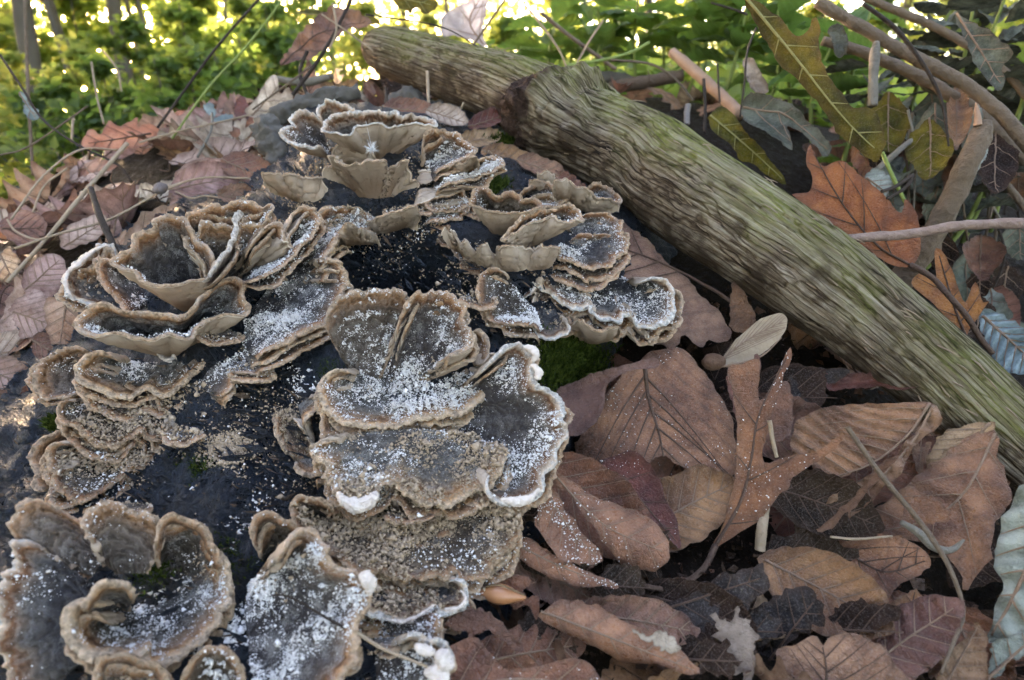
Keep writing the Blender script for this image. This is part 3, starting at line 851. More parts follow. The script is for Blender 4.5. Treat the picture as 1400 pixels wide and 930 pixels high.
# ------------------------------------------------------------------ leaf builder
def leaf_geo(outline, mid, curl=0.0, fold=0.0, pleat=0.0, pfreq=6.0, bend=0.0, rough=0.03, edge=0.0, seed=0.0, res=620, nv=7, vr=0.006, jag=0.008, vang=50, teeth=0.0):
    """leaf blade in its own plane (x, y) with relief z; returns (verts, tris), (vein verts, faces), map function"""
    per = np.linalg.norm(np.diff(np.vstack([outline, outline[:1]]), axis=0), axis=1).sum()
    nb = int(np.clip(per / 0.018, 70, 240))
    ol = catmull(outline, nb, True)
    area = 0.5 * abs(np.dot(ol[:, 0], np.roll(ol[:, 1], -1)) - np.dot(ol[:, 1], np.roll(ol[:, 0], -1)))
    size = math.sqrt(area)
    tn = nrm(np.roll(ol, -1, 0) - np.roll(ol, 1, 0)); on = np.c_[tn[:, 1], -tn[:, 0]]
    k = np.arange(nb)
    ol = ol + on * (jag * vn(k * 0.55 + seed, seed))[:, None] + on * (jag * 0.7 * vn(k * 0.16 + seed, seed + 4))[:, None]
    mp = catmull(mid, 60)
    ms = np.r_[0, np.cumsum(np.linalg.norm(np.diff(mp, axis=0), axis=1))]; mt = nrm(np.gradient(mp, axis=0))
    W = 0.5 * area / max(ms[-1], 1e-3) + 1e-3

    def zf(q):
        d = np.linalg.norm(q[:, None] - mp[None], axis=-1); i = d.argmin(1)
        rel = q - mp[i]; c = mt[i, 0] * rel[:, 1] - mt[i, 1] * rel[:, 0]; al = ms[i] + (mt[i] * rel).sum(1)
        ac = np.abs(c)
        r = curl * ac ** 2 / W + fold * ac + bend * (al / ms[-1] - 0.5) ** 2 * ms[-1]
        r = r + pleat * np.sin(pfreq * 2 * math.pi * (al - 0.55 * ac) / ms[-1]) * np.clip(ac / (0.25 * W), 0, 1)
        r = r + rough * size * (fbm(q[:, 0] / size * 2.4 + seed, q[:, 1] / size * 2.4, seed, 3) + 0.35 * fbm(q[:, 0] / size * 9, q[:, 1] / size * 9, seed, 2))
        if edge:
            de = np.linalg.norm(q[:, None] - ol[None, ::2], axis=-1).min(1)
            r = r + edge * size * np.exp(-(de / (0.10 * size)) ** 2) * (0.55 + 0.6 * vn(q[:, 0] / size * 3 + seed, q[:, 1] / size * 3))
        return r, (al - ac / math.tan(math.radians(vang))) / ms[-1] * (nv + 0.4) + 0.35 if nv else 0 * al

    def z(q):
        return zf(q)[0]
    h = math.sqrt(area / res)
    lo, hi = ol.min(0), ol.max(0)
    gx, gy = np.meshgrid(np.arange(lo[0], hi[0], h), np.arange(lo[1], hi[1], h))
    q = np.c_[gx.ravel(), gy.ravel()] + rng.uniform(-0.22, 0.22, (gx.size, 2)) * h
    q = q[inside(ol, q)]
    if len(q):
        de = np.linalg.norm(q[:, None] - ol[None], axis=-1).min(1); q = q[de > 0.45 * h]
    pts = [Vector((float(x), float(y))) for x, y in np.vstack([ol, q])]
    r = delaunay_2d_cdt(pts, [(i, (i + 1) % nb) for i in range(nb)], [], 1, 1e-6)
    v2 = np.array([[p.x, p.y] for p in r[0]])
    f = [tuple(t) for t in r[2]]
    zz_, lat = zf(v2)
    v = np.c_[v2, zz_]
    ed = np.linalg.norm(v2[:, None] - ol[None], axis=-1).min(1) / size
    at = {'lat': lat, 'edge': ed}
    acc = Acc()
    if nv:
        zz = z(mp)
        acc.add(*tube_geo(np.c_[mp, zz + vr * 0.25][::3], np.linspace(vr * 1.5, vr * 0.5, 20), 6, n=44))
        ca = math.radians(vang)
        for i in range(1, nv + 1):
            for sd in (-1, 1):
                kk = int(np.clip((i - 0.35 + 0.2 * sd * 0.5) / (nv + 0.4) * 59, 0, 59))
                dr = mt[kk] * math.cos(ca) + sd * np.array([-mt[kk, 1], mt[kk, 0]]) * math.sin(ca)
                tt = np.linspace(0, 1.6 * size, 50)
                c = mp[kk] + dr * tt[:, None] + mt[kk] * (0.18 * tt ** 2 / size)[:, None]
                ins = inside(ol, c)
                e = np.argmin(ins[1:]) + 1 if not ins[1:].all() else 50
                if e < 6: continue
                c = c[:e]
                acc.add(*tube_geo(np.c_[c, z(c) + vr * 0.1][::max(1, e // 12)], np.linspace(vr * 0.75, vr * 0.25, len(c[::max(1, e // 12)])), 5, n=20))
    return v, f, acc, z, at


def basis(n, up=None):
    x = np.cross(np.array([0, 0, 1.0]) if abs(n[2]) < 0.95 else np.array([0, 1.0, 0]), n); x = x / np.linalg.norm(x)
    return x, np.cross(n, x)


NLEAF = [0]
LCRUMB = []


def leaf(reg, outline, mid, a, b=0.0, d=None, off=0.1, mat='brown', label='', cat='leaf', group=None, stalk=None, sr=0.009, vein=None, name='dead_leaf', flip=1, crumbs=0, lim=0.5, **kw):
    op = px(reg, outline); mp = px(reg, mid)
    c = op.mean(0)
    if d is None:
        d = float(GD(c[None])[0]) - off
    anc = unp(c[None], np.array([d]))[0]
    n = tilt_normal(anc, a, b)
    O3 = to_plane(op, anc, n, d - lim, d + lim); M3 = to_plane(mp, anc, n, d - lim, d + lim)
    ex, ey = basis(n)
    O2 = np.c_[(O3 - anc) @ ex, (O3 - anc) @ ey]; M2 = np.c_[(M3 - anc) @ ex, (M3 - anc) @ ey]
    NLEAF[0] += 1
    kw.setdefault('seed', NLEAF[0] * 3.17)
    v, f, acc, z, at = leaf_geo(O2, M2, **kw)
    T = lambda w: w[:, :1] * ex + w[:, 1:2] * ey + flip * w[:, 2:3] * n + anc
    base = T(np.c_[M2[:1], z(M2[:1])])[0]
    root = empty(name, base, label, cat, group)
    mobj('blade', mesh_from('blade', T(v) - base, f, attrs=at), LM[mat], root)
    if acc.n:
        av = np.vstack(acc.v)
        mobj('veins', mesh_from('veins', T(av) - base, acc.f), VEIN if vein is None else vein, root)
    if stalk is not None:
        sp = px(reg, [q[:2] for q in stalk])
        bd = float(base @ CF)
        dd = np.array([bd + (q[2] if len(q) > 2 else 0.0) for q in stalk])
        s3 = np.vstack([base[None], unp(sp, dd)])
        vv, ff = tube_geo(s3, np.linspace(sr, sr * 0.75, len(s3)), 8, 0.1, 12, len(s3) * 8)
        mobj('stalk', mesh_from('stalk', vv - base, ff), VEIN if vein is None else vein, root)
    if crumbs:
        P3 = T(v); t = np.array([x for x in f if len(x) == 3]); k = rng.integers(0, len(t), crumbs)
        w = rng.dirichlet((1, 1, 1), crumbs)
        q = (P3[t[k]] * w[..., None]).sum(1) + (n if n @ -anc > 0 else -n) * 0.004
        keep = fbm(q[:, 0] * 8, q[:, 1] * 8, q[:, 2] * 8, 3) + rng.normal(0, 0.12, crumbs) > 0.14
        q = q[keep]
        CRUMB_W.append((q, rng.lognormal(math.log(0.0021), 0.4, len(q))))
    return root


def stick(pts, rpx, mat, label, name='twig', cat='twig', reg='0', ns=10, rough=0.15, group=None, parts=None, freq=10):
    """pts: (x, y, depth); rpx: radius in photo pixels (number or list)"""
    p = np.array(pts, float); q = px(reg, p[:, :2]); s = REG[reg][2]
    p3 = unp(q, p[:, 2])
    r = 0.85 * np.broadcast_to(np.asarray(rpx, float), (len(p),)) / FPX * p[:, 2]
    v, f = tube_geo(p3, r, ns, rough, freq, max(8, len(p) * 12), seed=len(label))
    o = mobj(name, mesh_from(name, v - p3[0], f), mat, None, Vector(p3[0]))
    return tag(o, label, cat, group)
# ------------------------------------------------------------------ the brackets, traced cluster by cluster
# top cluster
cap('A', [(385, 160), (372, 100), (420, 68), (490, 78), (550, 110), (575, 165)], [(420, 230), (540, 230)], 62, off=0.10, mat='white', label='upright white-edged lobe at the very top of the fungus cluster', lip=0.02)
cap('A', [(400, 292), (320, 297), (240, 285), (200, 262), (197, 225), (230, 195), (222, 160), (275, 138), (330, 150), (390, 165)], [(430, 345)], 30, off=0.18, mat='white', cr=260, label='small pale bracket at the left of the topmost fungus cup', lip=0.035)
cap('A', [(388, 225), (450, 230), (530, 236), (560, 203), (620, 187), (700, 182), (745, 207), (800, 192), (880, 182), (940, 192), (990, 206), (966, 165), (900, 150), (850, 150), (800, 155), (780, 132), (740, 145), (680, 122), (600, 128), (540, 140), (430, 160)],
    [(680, 375)], 27, off=0.22, closed=True, mat='white', cr=150, label='wide cup-shaped bracket on top showing its smooth buff underside', sag=-0.03, wave=0.012)
cap('A', [(443, 365), (455, 315), (490, 297), (560, 303), (630, 318), (685, 350)], [(480, 400), (650, 395)], -28, off=0.14, mat='slate', label='small bracket tucked between the two top cups', wave=0.012)
cap('A', [(365, 415), (400, 408), (440, 420), (420, 376), (460, 370), (505, 405), (580, 395), (660, 375), (725, 375), (738, 425), (790, 408), (822, 380), (855, 388), (850, 450), (880, 465), (925, 470)], [(585, 572), (680, 585), (780, 570)],
    -32, off=0.25, mat='slate', label='fan-shaped bracket showing a fluted buff underside, below the top cup', wave=0.012, sag=0.05)
cap('A', [(60, 470), (72, 440), (130, 440), (175, 470), (210, 446), (270, 480), (340, 480), (415, 502)], [(230, 580), (330, 615)], -25, off=0.16, mat='brown', label='brownish bracket with ragged edge at far left of the top cluster', wave=0.015)
cap('A', [(935, 310), (955, 268), (1020, 240), (1100, 246), (1155, 285), (1192, 335), (1130, 375), (1060, 405), (1000, 420)], [(930, 390)], 38, off=0.16, mat='slate', cr=420, thr=-0.05, label='crumb-covered bracket on the right of the top cup')
cap('A', [(905, 470), (925, 440), (990, 430), (1050, 420), (1110, 380), (1180, 350), (1230, 340)], [(900, 540), (1010, 500), (1200, 440)], -22, off=0.12, mat='slate', label='narrow curled bracket edge right of the fluted fan', wave=0.015)
cap('A', [(1000, 520), (1100, 500), (1180, 480), (1250, 450), (1315, 420), (1352, 398), (1300, 374), (1220, 388), (1150, 395), (1060, 420)], [(980, 480)], 36, off=0.14, mat='slate', cr=900, thr=-0.2, label='long crumb-heaped bracket pointing right beside the green moss tuft', pile=0.03)
cap('A', [(860, 640), (960, 600), (1060, 585), (1150, 560), (1180, 620), (1130, 680), (1040, 700), (930, 700)], [(900, 560), (1050, 540)], 40, off=0.12, mat='slate', cr=520, thr=-0.05, label='crumbly grey ledge above the dark hollow')
cap('A', [(632, 735), (650, 690), (720, 650), (800, 630), (880, 620), (905, 660), (905, 690)], [(720, 760), (820, 730)], -22, off=0.15, mat='slate', label='rounded buff tab hanging over the left of the dark hollow', wave=0.01)
cap('A', [(430, 850), (490, 760), (520, 735), (600, 745), (682, 772)], [(470, 860), (560, 815), (672, 818)], -16, off=0.13, mat='slate', label='low buff edge at the left end of the dark hollow', wave=0.01)
cap('A', [(330, 700), (420, 640), (500, 620), (600, 640), (660, 690), (600, 740), (500, 745), (430, 830)], [(420, 740)], 38, off=0.05, mat='slate', cr=700, thr=-0.1, fr=200, label='grey crumb-dusted bracket left of the hanging tab')
# right cluster
cap('B', [(165, 200), (200, 205), (260, 226), (330, 236), (400, 236), (460, 222), (493, 214), (470, 198), (400, 200), (372, 165), (330, 150), (290, 170), (250, 165), (215, 132), (178, 142)], [(300, 352)], 30, off=0.2, closed=True, mat='brown', cr=180,
    label='small brown-rimmed cup beside the green moss tuft', wave=0.012, sag=-0.03)
cap('B', [(380, 160), (450, 140), (530, 125), (590, 145), (622, 178), (575, 222), (500, 212), (440, 206), (400, 195)], [(430, 178)], 34, off=0.12, mat='slate', cr=330, thr=-0.15, label='small crumb-covered bracket right of the brown-rimmed cup')
cap('B', [(437, 108), (452, 80), (490, 72), (520, 90), (527, 118)], [(465, 148), (500, 148)], -22, off=0.12, mat='brown', label='tiny orange-brown tab near the branch knot', wave=0.006)
cap('B', [(490, 70), (505, 48), (530, 44), (550, 62), (555, 90)], [(505, 130), (545, 130)], -22, off=0.08, mat='brown', label='tiny dark tab just behind the orange-brown one', wave=0.006)
cap('B', [(548, 125), (558, 72), (580, 55), (630, 86), (690, 110), (740, 127), (770, 157), (830, 166), (870, 190), (897, 218)], [(620, 200), (690, 232), (760, 240)], -34, off=0.22, mat='slate', label='bracket showing its pale underside closest to the mossy branch', wave=0.014)
cap('B', [(725, 125), (790, 110), (850, 138), (886, 185), (870, 200), (800, 170)], [(750, 165)], 28, off=0.10, mat='slate', cr=70, label='grey cap top peeping out next to the mossy branch')
cap('B', [(310, 385), (370, 345), (430, 305), (500, 267), (560, 262), (592, 287), (640, 292), (692, 268), (700, 278), (688, 238), (640, 222), (585, 232), (520, 250), (420, 290)], [(430, 405)], 26, off=0.18, closed=True, mat='slate', cr=260, thr=-0.1,
    label='narrow folded bracket slanting up above the big slate cap', wave=0.010, sag=-0.02)
cap('B', [(680, 250), (740, 245), (790, 248), (850, 255), (886, 285), (900, 340), (916, 390), (900, 430), (840, 500), (740, 517), (650, 485), (570, 462), (520, 450)], [(560, 370), (640, 300)], 33, off=0.16, mat='slate', cr=700, thr=0.02, label='round slate-grey cap with pale ruffled edge next to a big leaf', wave=0.015, lip=0.03)
cap('B', [(0, 292), (60, 342), (90, 410), (130, 406), (175, 440), (205, 397), (260, 450), (330, 393), (400, 416), (460, 446), (520, 406), (578, 401), (575, 455), (555, 500)], [(110, 440), (230, 500), (340, 525), (440, 520), (545, 510)], -30, off=0.15, mat='brown',
    label='long wavy buff edge above the lower right hollow', wave=0.010)
cap('B', [(-30, 290), (70, 352), (92, 412), (180, 425), (260, 435), (330, 400), (420, 400)], [(0, 190), (120, 220), (330, 330)], 38, off=0.08, mat='slate', cr=800, thr=-0.1, label='crumb-strewn slate shelf behind the long wavy edge')
cap('B', [(330, 545), (240, 535), (205, 570), (200, 660), (240, 742), (310, 782), (400, 797), (470, 802), (500, 832)], [(350, 570), (400, 640), (470, 730)], 40, off=0.14, mat='brown', cr=700, thr=-0.12, label='crumb-covered bracket left of the long pale-edged one', wave=0.012)
cap('B', [(440, 775), (495, 855), (560, 866), (626, 832), (612, 775)], [(500, 720), (570, 720)], 34, off=0.14, mat='white', fr=60, label='small bracket with a white rim just above the dark moss', wave=0.010)
cap('B', [(395, 648), (440, 652), (470, 610), (540, 642), (600, 690), (680, 712), (750, 700), (760, 752), (830, 772), (880, 787), (912, 750), (960, 742), (985, 792), (1010, 806), (1090, 790), (1142, 750), (1152, 690), (1125, 612), (1060, 584), (985, 592)],
    [(500, 560), (640, 550), (760, 548), (900, 580)], 40, off=0.20, mat='white', cr=1300, thr=-0.12, label='long pale-edged bracket reaching right over the big brown leaf', wave=0.018, lip=0.035)
cap('B', [(500, 690), (600, 745), (720, 790), (830, 800), (900, 790)], [(600, 850), (720, 880), (830, 850)], -14, off=0.10, mat='brown', label='buff underside fold beneath the long pale-edged bracket', wave=0.010)
# upper left rosette
cap('C', [(270, 310), (238, 255), (180, 280), (100, 345), (36, 400), (33, 470), (60, 515), (120, 535), (200, 560)], [(300, 440), (300, 500)], 50, -14, off=0.14, mat='white', label='bracket with a thick white margin at the left end of the rosette', lip=0.035,
    white=[([(238, 262), (180, 285), (100, 350), (40, 405), (38, 465), (62, 508)], 0.028)])
cap('C', [(285, 352), (215, 343), (192, 385), (210, 430), (240, 480), (290, 540), (350, 590)], [(450, 430), (450, 520)], 52, off=0.20, mat='slate', cr=180, label='dark folded lobe beside the central rosette cup', wave=0.012)
cap('C', [(272, 345), (300, 303), (370, 280), (388, 215), (478, 178), (480, 142), (540, 126), (592, 150), (618, 192), (645, 240), (700, 272), (728, 330), (718, 410), (680, 424), (560, 434), (430, 424), (390, 382), (330, 362)], [(620, 545)], 46, off=0.24, closed=True, mat='slate', cr=240, thr=0.1,
    label='central rosette cup, dark slate inside with brown rings', wave=0.014, sag=-0.05, lip=0.028)
cap('C', [(716, 408), (708, 300), (660, 222), (618, 145), (665, 100), (740, 72), (850, 62), (950, 68), (1022, 62), (1000, 120), (900, 230)], [(740, 430), (800, 400)], 56, off=0.14, mat='slate', cr=330, label='large fan at the back of the rosette, dark with buff edge', wave=0.016)
cap('C', [(1035, 90), (1000, 88), (930, 98), (875, 112), (858, 175), (830, 262), (785, 345), (735, 412)], [(1010, 140), (960, 195), (905, 240), (882, 295), (832, 345), (770, 425)], 35, 40, off=0.10, doff=0.20, mat='pale', label='pale curled lobe folded over the fan at the back', wave=0.012, lip=0.03)
cap('C', [(905, 300), (960, 230), (1010, 182), (1057, 176), (1088, 250), (1098, 180), (1150, 106), (1200, 85), (1244, 112), (1226, 175), (1170, 240), (1100, 330), (1030, 390), (940, 426), (880, 430)], [(880, 370)], 46, 8, off=0.16, mat='slate', cr=700, thr=-0.02,
    label='crumb-dusted bracket with an upturned ear, right of the rosette', wave=0.02)
cap('C', [(1400, 175), (1352, 200), (1292, 280), (1256, 336), (1322, 346), (1371, 392), (1376, 450), (1330, 522), (1300, 602), (1220, 648), (1130, 692), (1020, 742), (950, 778)], [(1150, 260), (1050, 400), (920, 560), (870, 720)], 40, 6, off=0.14, mat='slate', cr=2300, thr=-0.02,
    label='broad slate fan heaped with white crumbs, between rosette and hollow', wave=0.018, lip=0.04, pile=0.03)
cap('C', [(97, 600), (120, 646), (190, 674), (280, 656), (340, 674), (430, 694), (530, 670), (615, 690), (640, 652), (720, 607), (800, 582), (880, 592), (898, 555), (868, 500), (892, 440), (850, 418), (790, 440), (700, 515), (640, 590), (560, 615), (450, 600), (320, 588), (220, 560), (150, 562)],
    [(540, 760)], 42, off=0.22, closed=True, mat='slate', cr=800, thr=-0.1, label='large bowl-shaped bracket at the front of the rosette', wave=0.014, sag=-0.06, lip=0.03)
cap('C', [(470, 770), (490, 800), (530, 820), (560, 780)], [(500, 740), (540, 740)], 20, off=0.08, mat='pale', label='small pale knob under the bowl-shaped bracket', wave=0.005)
# lower left cluster
cap('D', [(290, 122), (200, 114), (120, 140), (65, 190), (50, 250), (70, 302), (110, 322), (180, 312), (260, 296)], [(330, 190), (330, 250)], 52, -10, off=0.14, mat='tan', cr=170, label='bracket with a rusty-brown rim at the far left edge of the fungi')
cap('D', [(400, 145), (320, 140), (270, 168), (237, 210), (260, 246), (320, 272), (390, 306), (450, 312), (500, 276), (545, 270), (590, 312), (650, 296), (715, 232), (780, 172), (802, 140), (790, 118)], [(470, 175), (560, 170), (680, 150)], 42, off=0.18, mat='buff', cr=620, thr=-0.02,
    label='wavy bracket with a broad tan rim below the bowl', wave=0.018, lip=0.035)
cap('D', [(215, 330), (172, 370), (200, 412), (250, 452), (310, 502), (390, 527), (440, 492), (490, 452), (530, 456), (550, 492), (600, 482), (640, 447), (655, 512), (690, 537), (740, 502), (770, 447), (830, 412), (858, 360), (845, 305)], [(300, 300), (520, 280), (760, 250)], 38, off=0.18, mat='brown',
    cr=600, fr=700, thr=0.0, label='deeply scalloped bracket with brown frass and a wavy edge', wave=0.018, lip=0.03)
cap('D', [(190, 450), (110, 490), (55, 540), (48, 590), (62, 640), (68, 690), (120, 705)], [(200, 520), (200, 640)], 46, -8, off=0.10, mat='tan', label='reddish-brown rim behind the lowest left bracket')
cap('D', [(215, 528), (120, 550), (118, 600), (166, 642), (130, 682), (150, 717), (230, 740), (310, 717), (380, 672), (440, 632), (530, 602), (540, 565)], [(280, 510), (400, 510), (500, 520)], 42, off=0.17, mat='brown', fr=700, cr=80, label='lowest left bracket, brown and grainy with a white-edged lip', wave=0.014, lip=0.03)
cap('D', [(1000, 108), (1046, 165), (1030, 206), (950, 206), (895, 206), (880, 262), (846, 302)], [(950, 120), (820, 180), (740, 270)], 40, off=0.10, mat='slate', cr=420, thr=-0.15, label='thin rippled ribbon of fungus linking two clusters', wave=0.012)
cap('D', [(1156, 598), (1180, 630), (1230, 641), (1280, 612)], [(1190, 575), (1260, 575)], 36, off=0.10, mat='buff', label='tiny shelf-like peg on the log beside the central fungus', wave=0.004)
cap('D', [(1060, 400), (1085, 470), (1110, 540), (1170, 590), (1230, 560), (1200, 480), (1170, 410)], [(1150, 370), (1220, 420)], 55, off=0.06, mat='tan', fr=160, label='orange-brown crust on the log left of the central fungus', wave=0.02)
cap('D', [(1190, 420), (1240, 370), (1285, 330), (1260, 300)], [(1170, 350), (1200, 320)], 30, off=0.10, mat='buff', label='narrow buff sliver left of the central crumb-filled bracket', wave=0.006)
# centre
cap('E', [(217, 190), (213, 130), (258, 72), (310, 55), (350, 66), (390, 55), (440, 61), (480, 48), (526, 82), (500, 142), (455, 215)], [(310, 385), (400, 385)], 60, off=0.10, mat='tan', cr=620, thr=0.08, label='upright lobe at the back left of the central fungus, thin brown rim')
cap('E', [(470, 180), (526, 84), (570, 55), (640, 54), (690, 75), (719, 110), (710, 150), (746, 192), (742, 250), (690, 278), (640, 300)], [(430, 380), (560, 370)], 54, off=0.12, mat='slate', cr=1000, thr=0.02, label='upright lobe at the back right of the central fungus')
cap('E', [(742, 205), (780, 191), (804, 222), (802, 262), (790, 300)], [(730, 250), (735, 300)], 48, off=0.10, mat='buff', cr=120, thr=-0.1, label='little ruffled flap on the right shoulder of the central fungus', wave=0.008)
cap('E', [(655, 300), (670, 280), (720, 262), (745, 235), (742, 205), (750, 190)], [(600, 340), (650, 345), (735, 290)], 25, off=0.20, mat='buff', cr=60, label='small inner fold in the middle of the central fungus', wave=0.006)
cap('E', [(300, 345), (215, 372), (188, 395), (190, 432), (215, 490), (245, 526), (310, 551), (390, 549), (500, 532), (600, 516), (700, 490), (780, 442), (842, 370), (866, 325), (842, 294), (780, 318)], [(350, 330), (560, 320), (730, 280)], 38, off=0.20, mat='buff', cr=3000, thr=-0.12,
    label='broad central bracket filled with a heap of white crumbs', wave=0.014, lip=0.04, pile=0.05, sag=-0.14)
cap('E', [(800, 330), (862, 288), (890, 256), (940, 250), (975, 290), (972, 340), (988, 400), (1050, 430), (1090, 486), (1076, 530), (1091, 580), (1062, 660), (1022, 720), (1006, 790), (930, 836), (870, 826), (833, 790), (850, 745)], [(690, 440), (680, 540), (720, 640)], 46, 12, off=0.18, mat='white', cr=1500, thr=0.0,
    label='large right-hand bracket of the central fungus with white tufts on its edge', wave=0.018, lip=0.035, white=[([(945, 258), (975, 268), (990, 290), (980, 310)], 0.040), ([(975, 325), (1000, 345), (1000, 370), (985, 375)], 0.036), ([(860, 828), (920, 838), (970, 825), (1005, 788)], 0.035)])
cap('E', [(240, 612), (150, 640), (172, 680), (212, 702), (204, 740), (240, 790), (300, 816), (350, 812), (400, 780), (450, 756), (500, 790), (560, 816), (640, 830), (730, 816), (800, 772), (862, 702), (892, 650), (880, 630)], [(330, 575), (560, 555), (760, 590)], 38, off=0.20, mat='buff', cr=900, fr=1200, thr=0.02, doff=0.10, sag=-0.03,
    label='front bracket of the central fungus with a scalloped rim and white tuft', wave=0.016, lip=0.035, white=[([(250, 800), (275, 835), (320, 848), (365, 835), (400, 800)], 0.062)])
cap('E', [(165, 770), (175, 755), (210, 760), (240, 800), (262, 850), (275, 880)], [(200, 740), (260, 760), (330, 850)], 30, off=0.12, mat='brown', label='small brown lobe under the left of the front bracket', wave=0.006)
# below the centre
cap('F', [(320, 215), (390, 282), (430, 310), (480, 331), (560, 337), (640, 342), (710, 322), (757, 282), (800, 265)], [(440, 120), (600, 100), (760, 120)], 38, off=0.13, mat='brown', fr=700, cr=120, label='narrow brown shelf with a white-edged lip under the front bracket', lip=0.03, wave=0.010)
cap('F', [(120, 290), (200, 352), (300, 422), (420, 462), (500, 487), (600, 482), (680, 466), (740, 492), (786, 450), (830, 492), (910, 482), (932, 420), (990, 362), (1030, 282), (1046, 210), (1000, 165), (930, 120)], [(240, 190), (500, 200), (860, 150)], 40, off=0.16, doff=0.06, mat='brown', fr=2000, cr=200, thr=0.0,
    label='wide brown frass-covered bracket second from the bottom of the central stack', lip=0.03, wave=0.016)
cap('F', [(170, 310), (100, 262), (70, 205), (68, 150), (110, 130), (180, 160), (240, 210)], [(230, 250)], 46, off=0.14, mat='brown', fr=120, label='rounded ear at the left end of the frass-covered bracket', wave=0.008)
cap('F', [(340, 640), (400, 638), (470, 656), (550, 672), (620, 641), (692, 590), (730, 616), (790, 611), (823, 570), (800, 530), (740, 500)], [(430, 530), (560, 490), (690, 470)], 36, off=0.14, mat='white', fr=250, label='small bracket with a frosty white fringe at the bottom of the stack', lip=0.028, wave=0.010,
    white=[([(470, 660), (520, 672), (560, 672), (620, 645), (690, 598)], 0.014), ([(730, 618), (790, 612), (822, 575), (800, 535)], 0.016)])
cap('F', [(722, 635), (706, 700), (708, 752), (660, 792), (560, 782), (470, 800)], [(400, 660), (400, 760)], 46, off=0.10, mat='slate', cr=320, label='grey bracket just above the white knobbly one at the bottom edge', wave=0.01)
cap('F', [(550, 785), (600, 765), (640, 792), (700, 802), (740, 840), (722, 890), (722, 930), (700, 990)], [(420, 830), (420, 1000)], 50, off=0.10, mat='white', cr=250, label='bracket with knobbly pinkish white edge at the bottom of the picture', lip=0.03,
    white=[([(600, 775), (645, 800), (690, 812)], 0.035), ([(690, 812), (735, 845), (715, 885)], 0.050), ([(640, 890), (690, 905), (722, 930), (710, 980)], 0.052)])
# bottom left rosette
cap('G', [(190, 275), (110, 258), (55, 280), (60, 370), (20, 390), (0, 430), (-25, 520), (-35, 650), (-25, 800), (20, 900), (60, 990), (180, 1060)], [(480, 480), (480, 620), (430, 800)], 58, -14, off=0.05, doff=0.14, mat='white', cr=120, label='big smooth bracket with a broad whitish edge at the bottom left corner', lip=0.03, wave=0.016, sag=0.05)
cap('G', [(440, 190), (410, 128), (340, 115), (270, 80), (180, 65), (110, 100), (65, 180), (75, 230), (120, 262), (200, 290)], [(520, 350), (460, 430)], 60, off=0.06, doff=0.16, mat='tan', cr=60, label='smooth grey-brown banded lobe at the top left of the bottom rosette', sag=0.06)
cap('G', [(480, 280), (440, 185), (413, 130), (450, 80), (520, 55), (600, 55), (680, 90), (740, 150), (788, 202), (795, 280)], [(560, 420), (700, 420)], 60, off=0.05, doff=0.14, mat='tan', cr=70, label='rust-rimmed lobe at the top of the bottom rosette', sag=0.05)
cap('G', [(785, 290), (800, 180), (850, 145), (940, 160), (992, 212), (1042, 330), (1070, 400)], [(800, 400), (920, 420)], 54, off=0.14, mat='brown', cr=240, thr=-0.02, label='pinkish crumbly lobe at the upper right of the bottom rosette')
cap('G', [(500, 580), (430, 570), (384, 610), (390, 682), (450, 772), (540, 792), (600, 817), (680, 782), (722, 775), (740, 817), (830, 802), (900, 772), (960, 722), (1020, 652), (1062, 582), (1102, 560), (1117, 470), (1092, 390), (1042, 320), (1000, 235)], [(640, 570), (760, 560), (860, 500), (900, 380)], 48, 4, off=0.20, mat='buff', cr=900, thr=-0.02,
    label='curled crescent bracket with a thick tan rim in the bottom rosette', wave=0.018, lip=0.045, sag=-0.14)
cap('G', [(440, 600), (450, 530), (490, 475), (560, 455), (620, 475), (658, 530)], [(570, 620), (620, 610)], 58, off=0.24, doff=0.02, mat='buff', label='little round tan lobe inside the crescent bracket', wave=0.006)
cap('G', [(480, 960), (500, 850), (600, 830), (720, 850), (800, 920), (830, 990)], [(640, 1000), (700, 1020)], 50, off=0.06, mat='brown', fr=160, label='dark brown bracket at the bottom edge under the crescent')
# bottom centre
cap('H', [(480, 280), (505, 220), (560, 160), (612, 160), (662, 232), (722, 312), (800, 342), (850, 400), (882, 480), (832, 552), (816, 640), (822, 760), (772, 832), (742, 892), (690, 960), (560, 1040)], [(300, 420), (260, 560), (280, 760), (320, 960)], 54, 10, off=0.14, mat='slate', cr=2300, thr=-0.02,
    label='large grey bracket speckled with crumbs in the bottom middle', lip=0.035, wave=0.016, white=[([(850, 355), (890, 370), (912, 410), (900, 455)], 0.045)])
cap('H', [(330, 210), (350, 110), (400, 74), (470, 100), (542, 160), (530, 240)], [(380, 270), (470, 270)], 52, off=0.12, mat='brown', cr=60, label='small brown hooded lobe above the crumb-speckled grey bracket', wave=0.008)
cap('H', [(-40, 900), (60, 740), (150, 720), (230, 800), (240, 900), (200, 980)], [(60, 960), (140, 980)], 52, off=0.08, mat='brown', cr=300, thr=-0.05, label='dark lobe at the bottom edge between rosette and grey bracket')

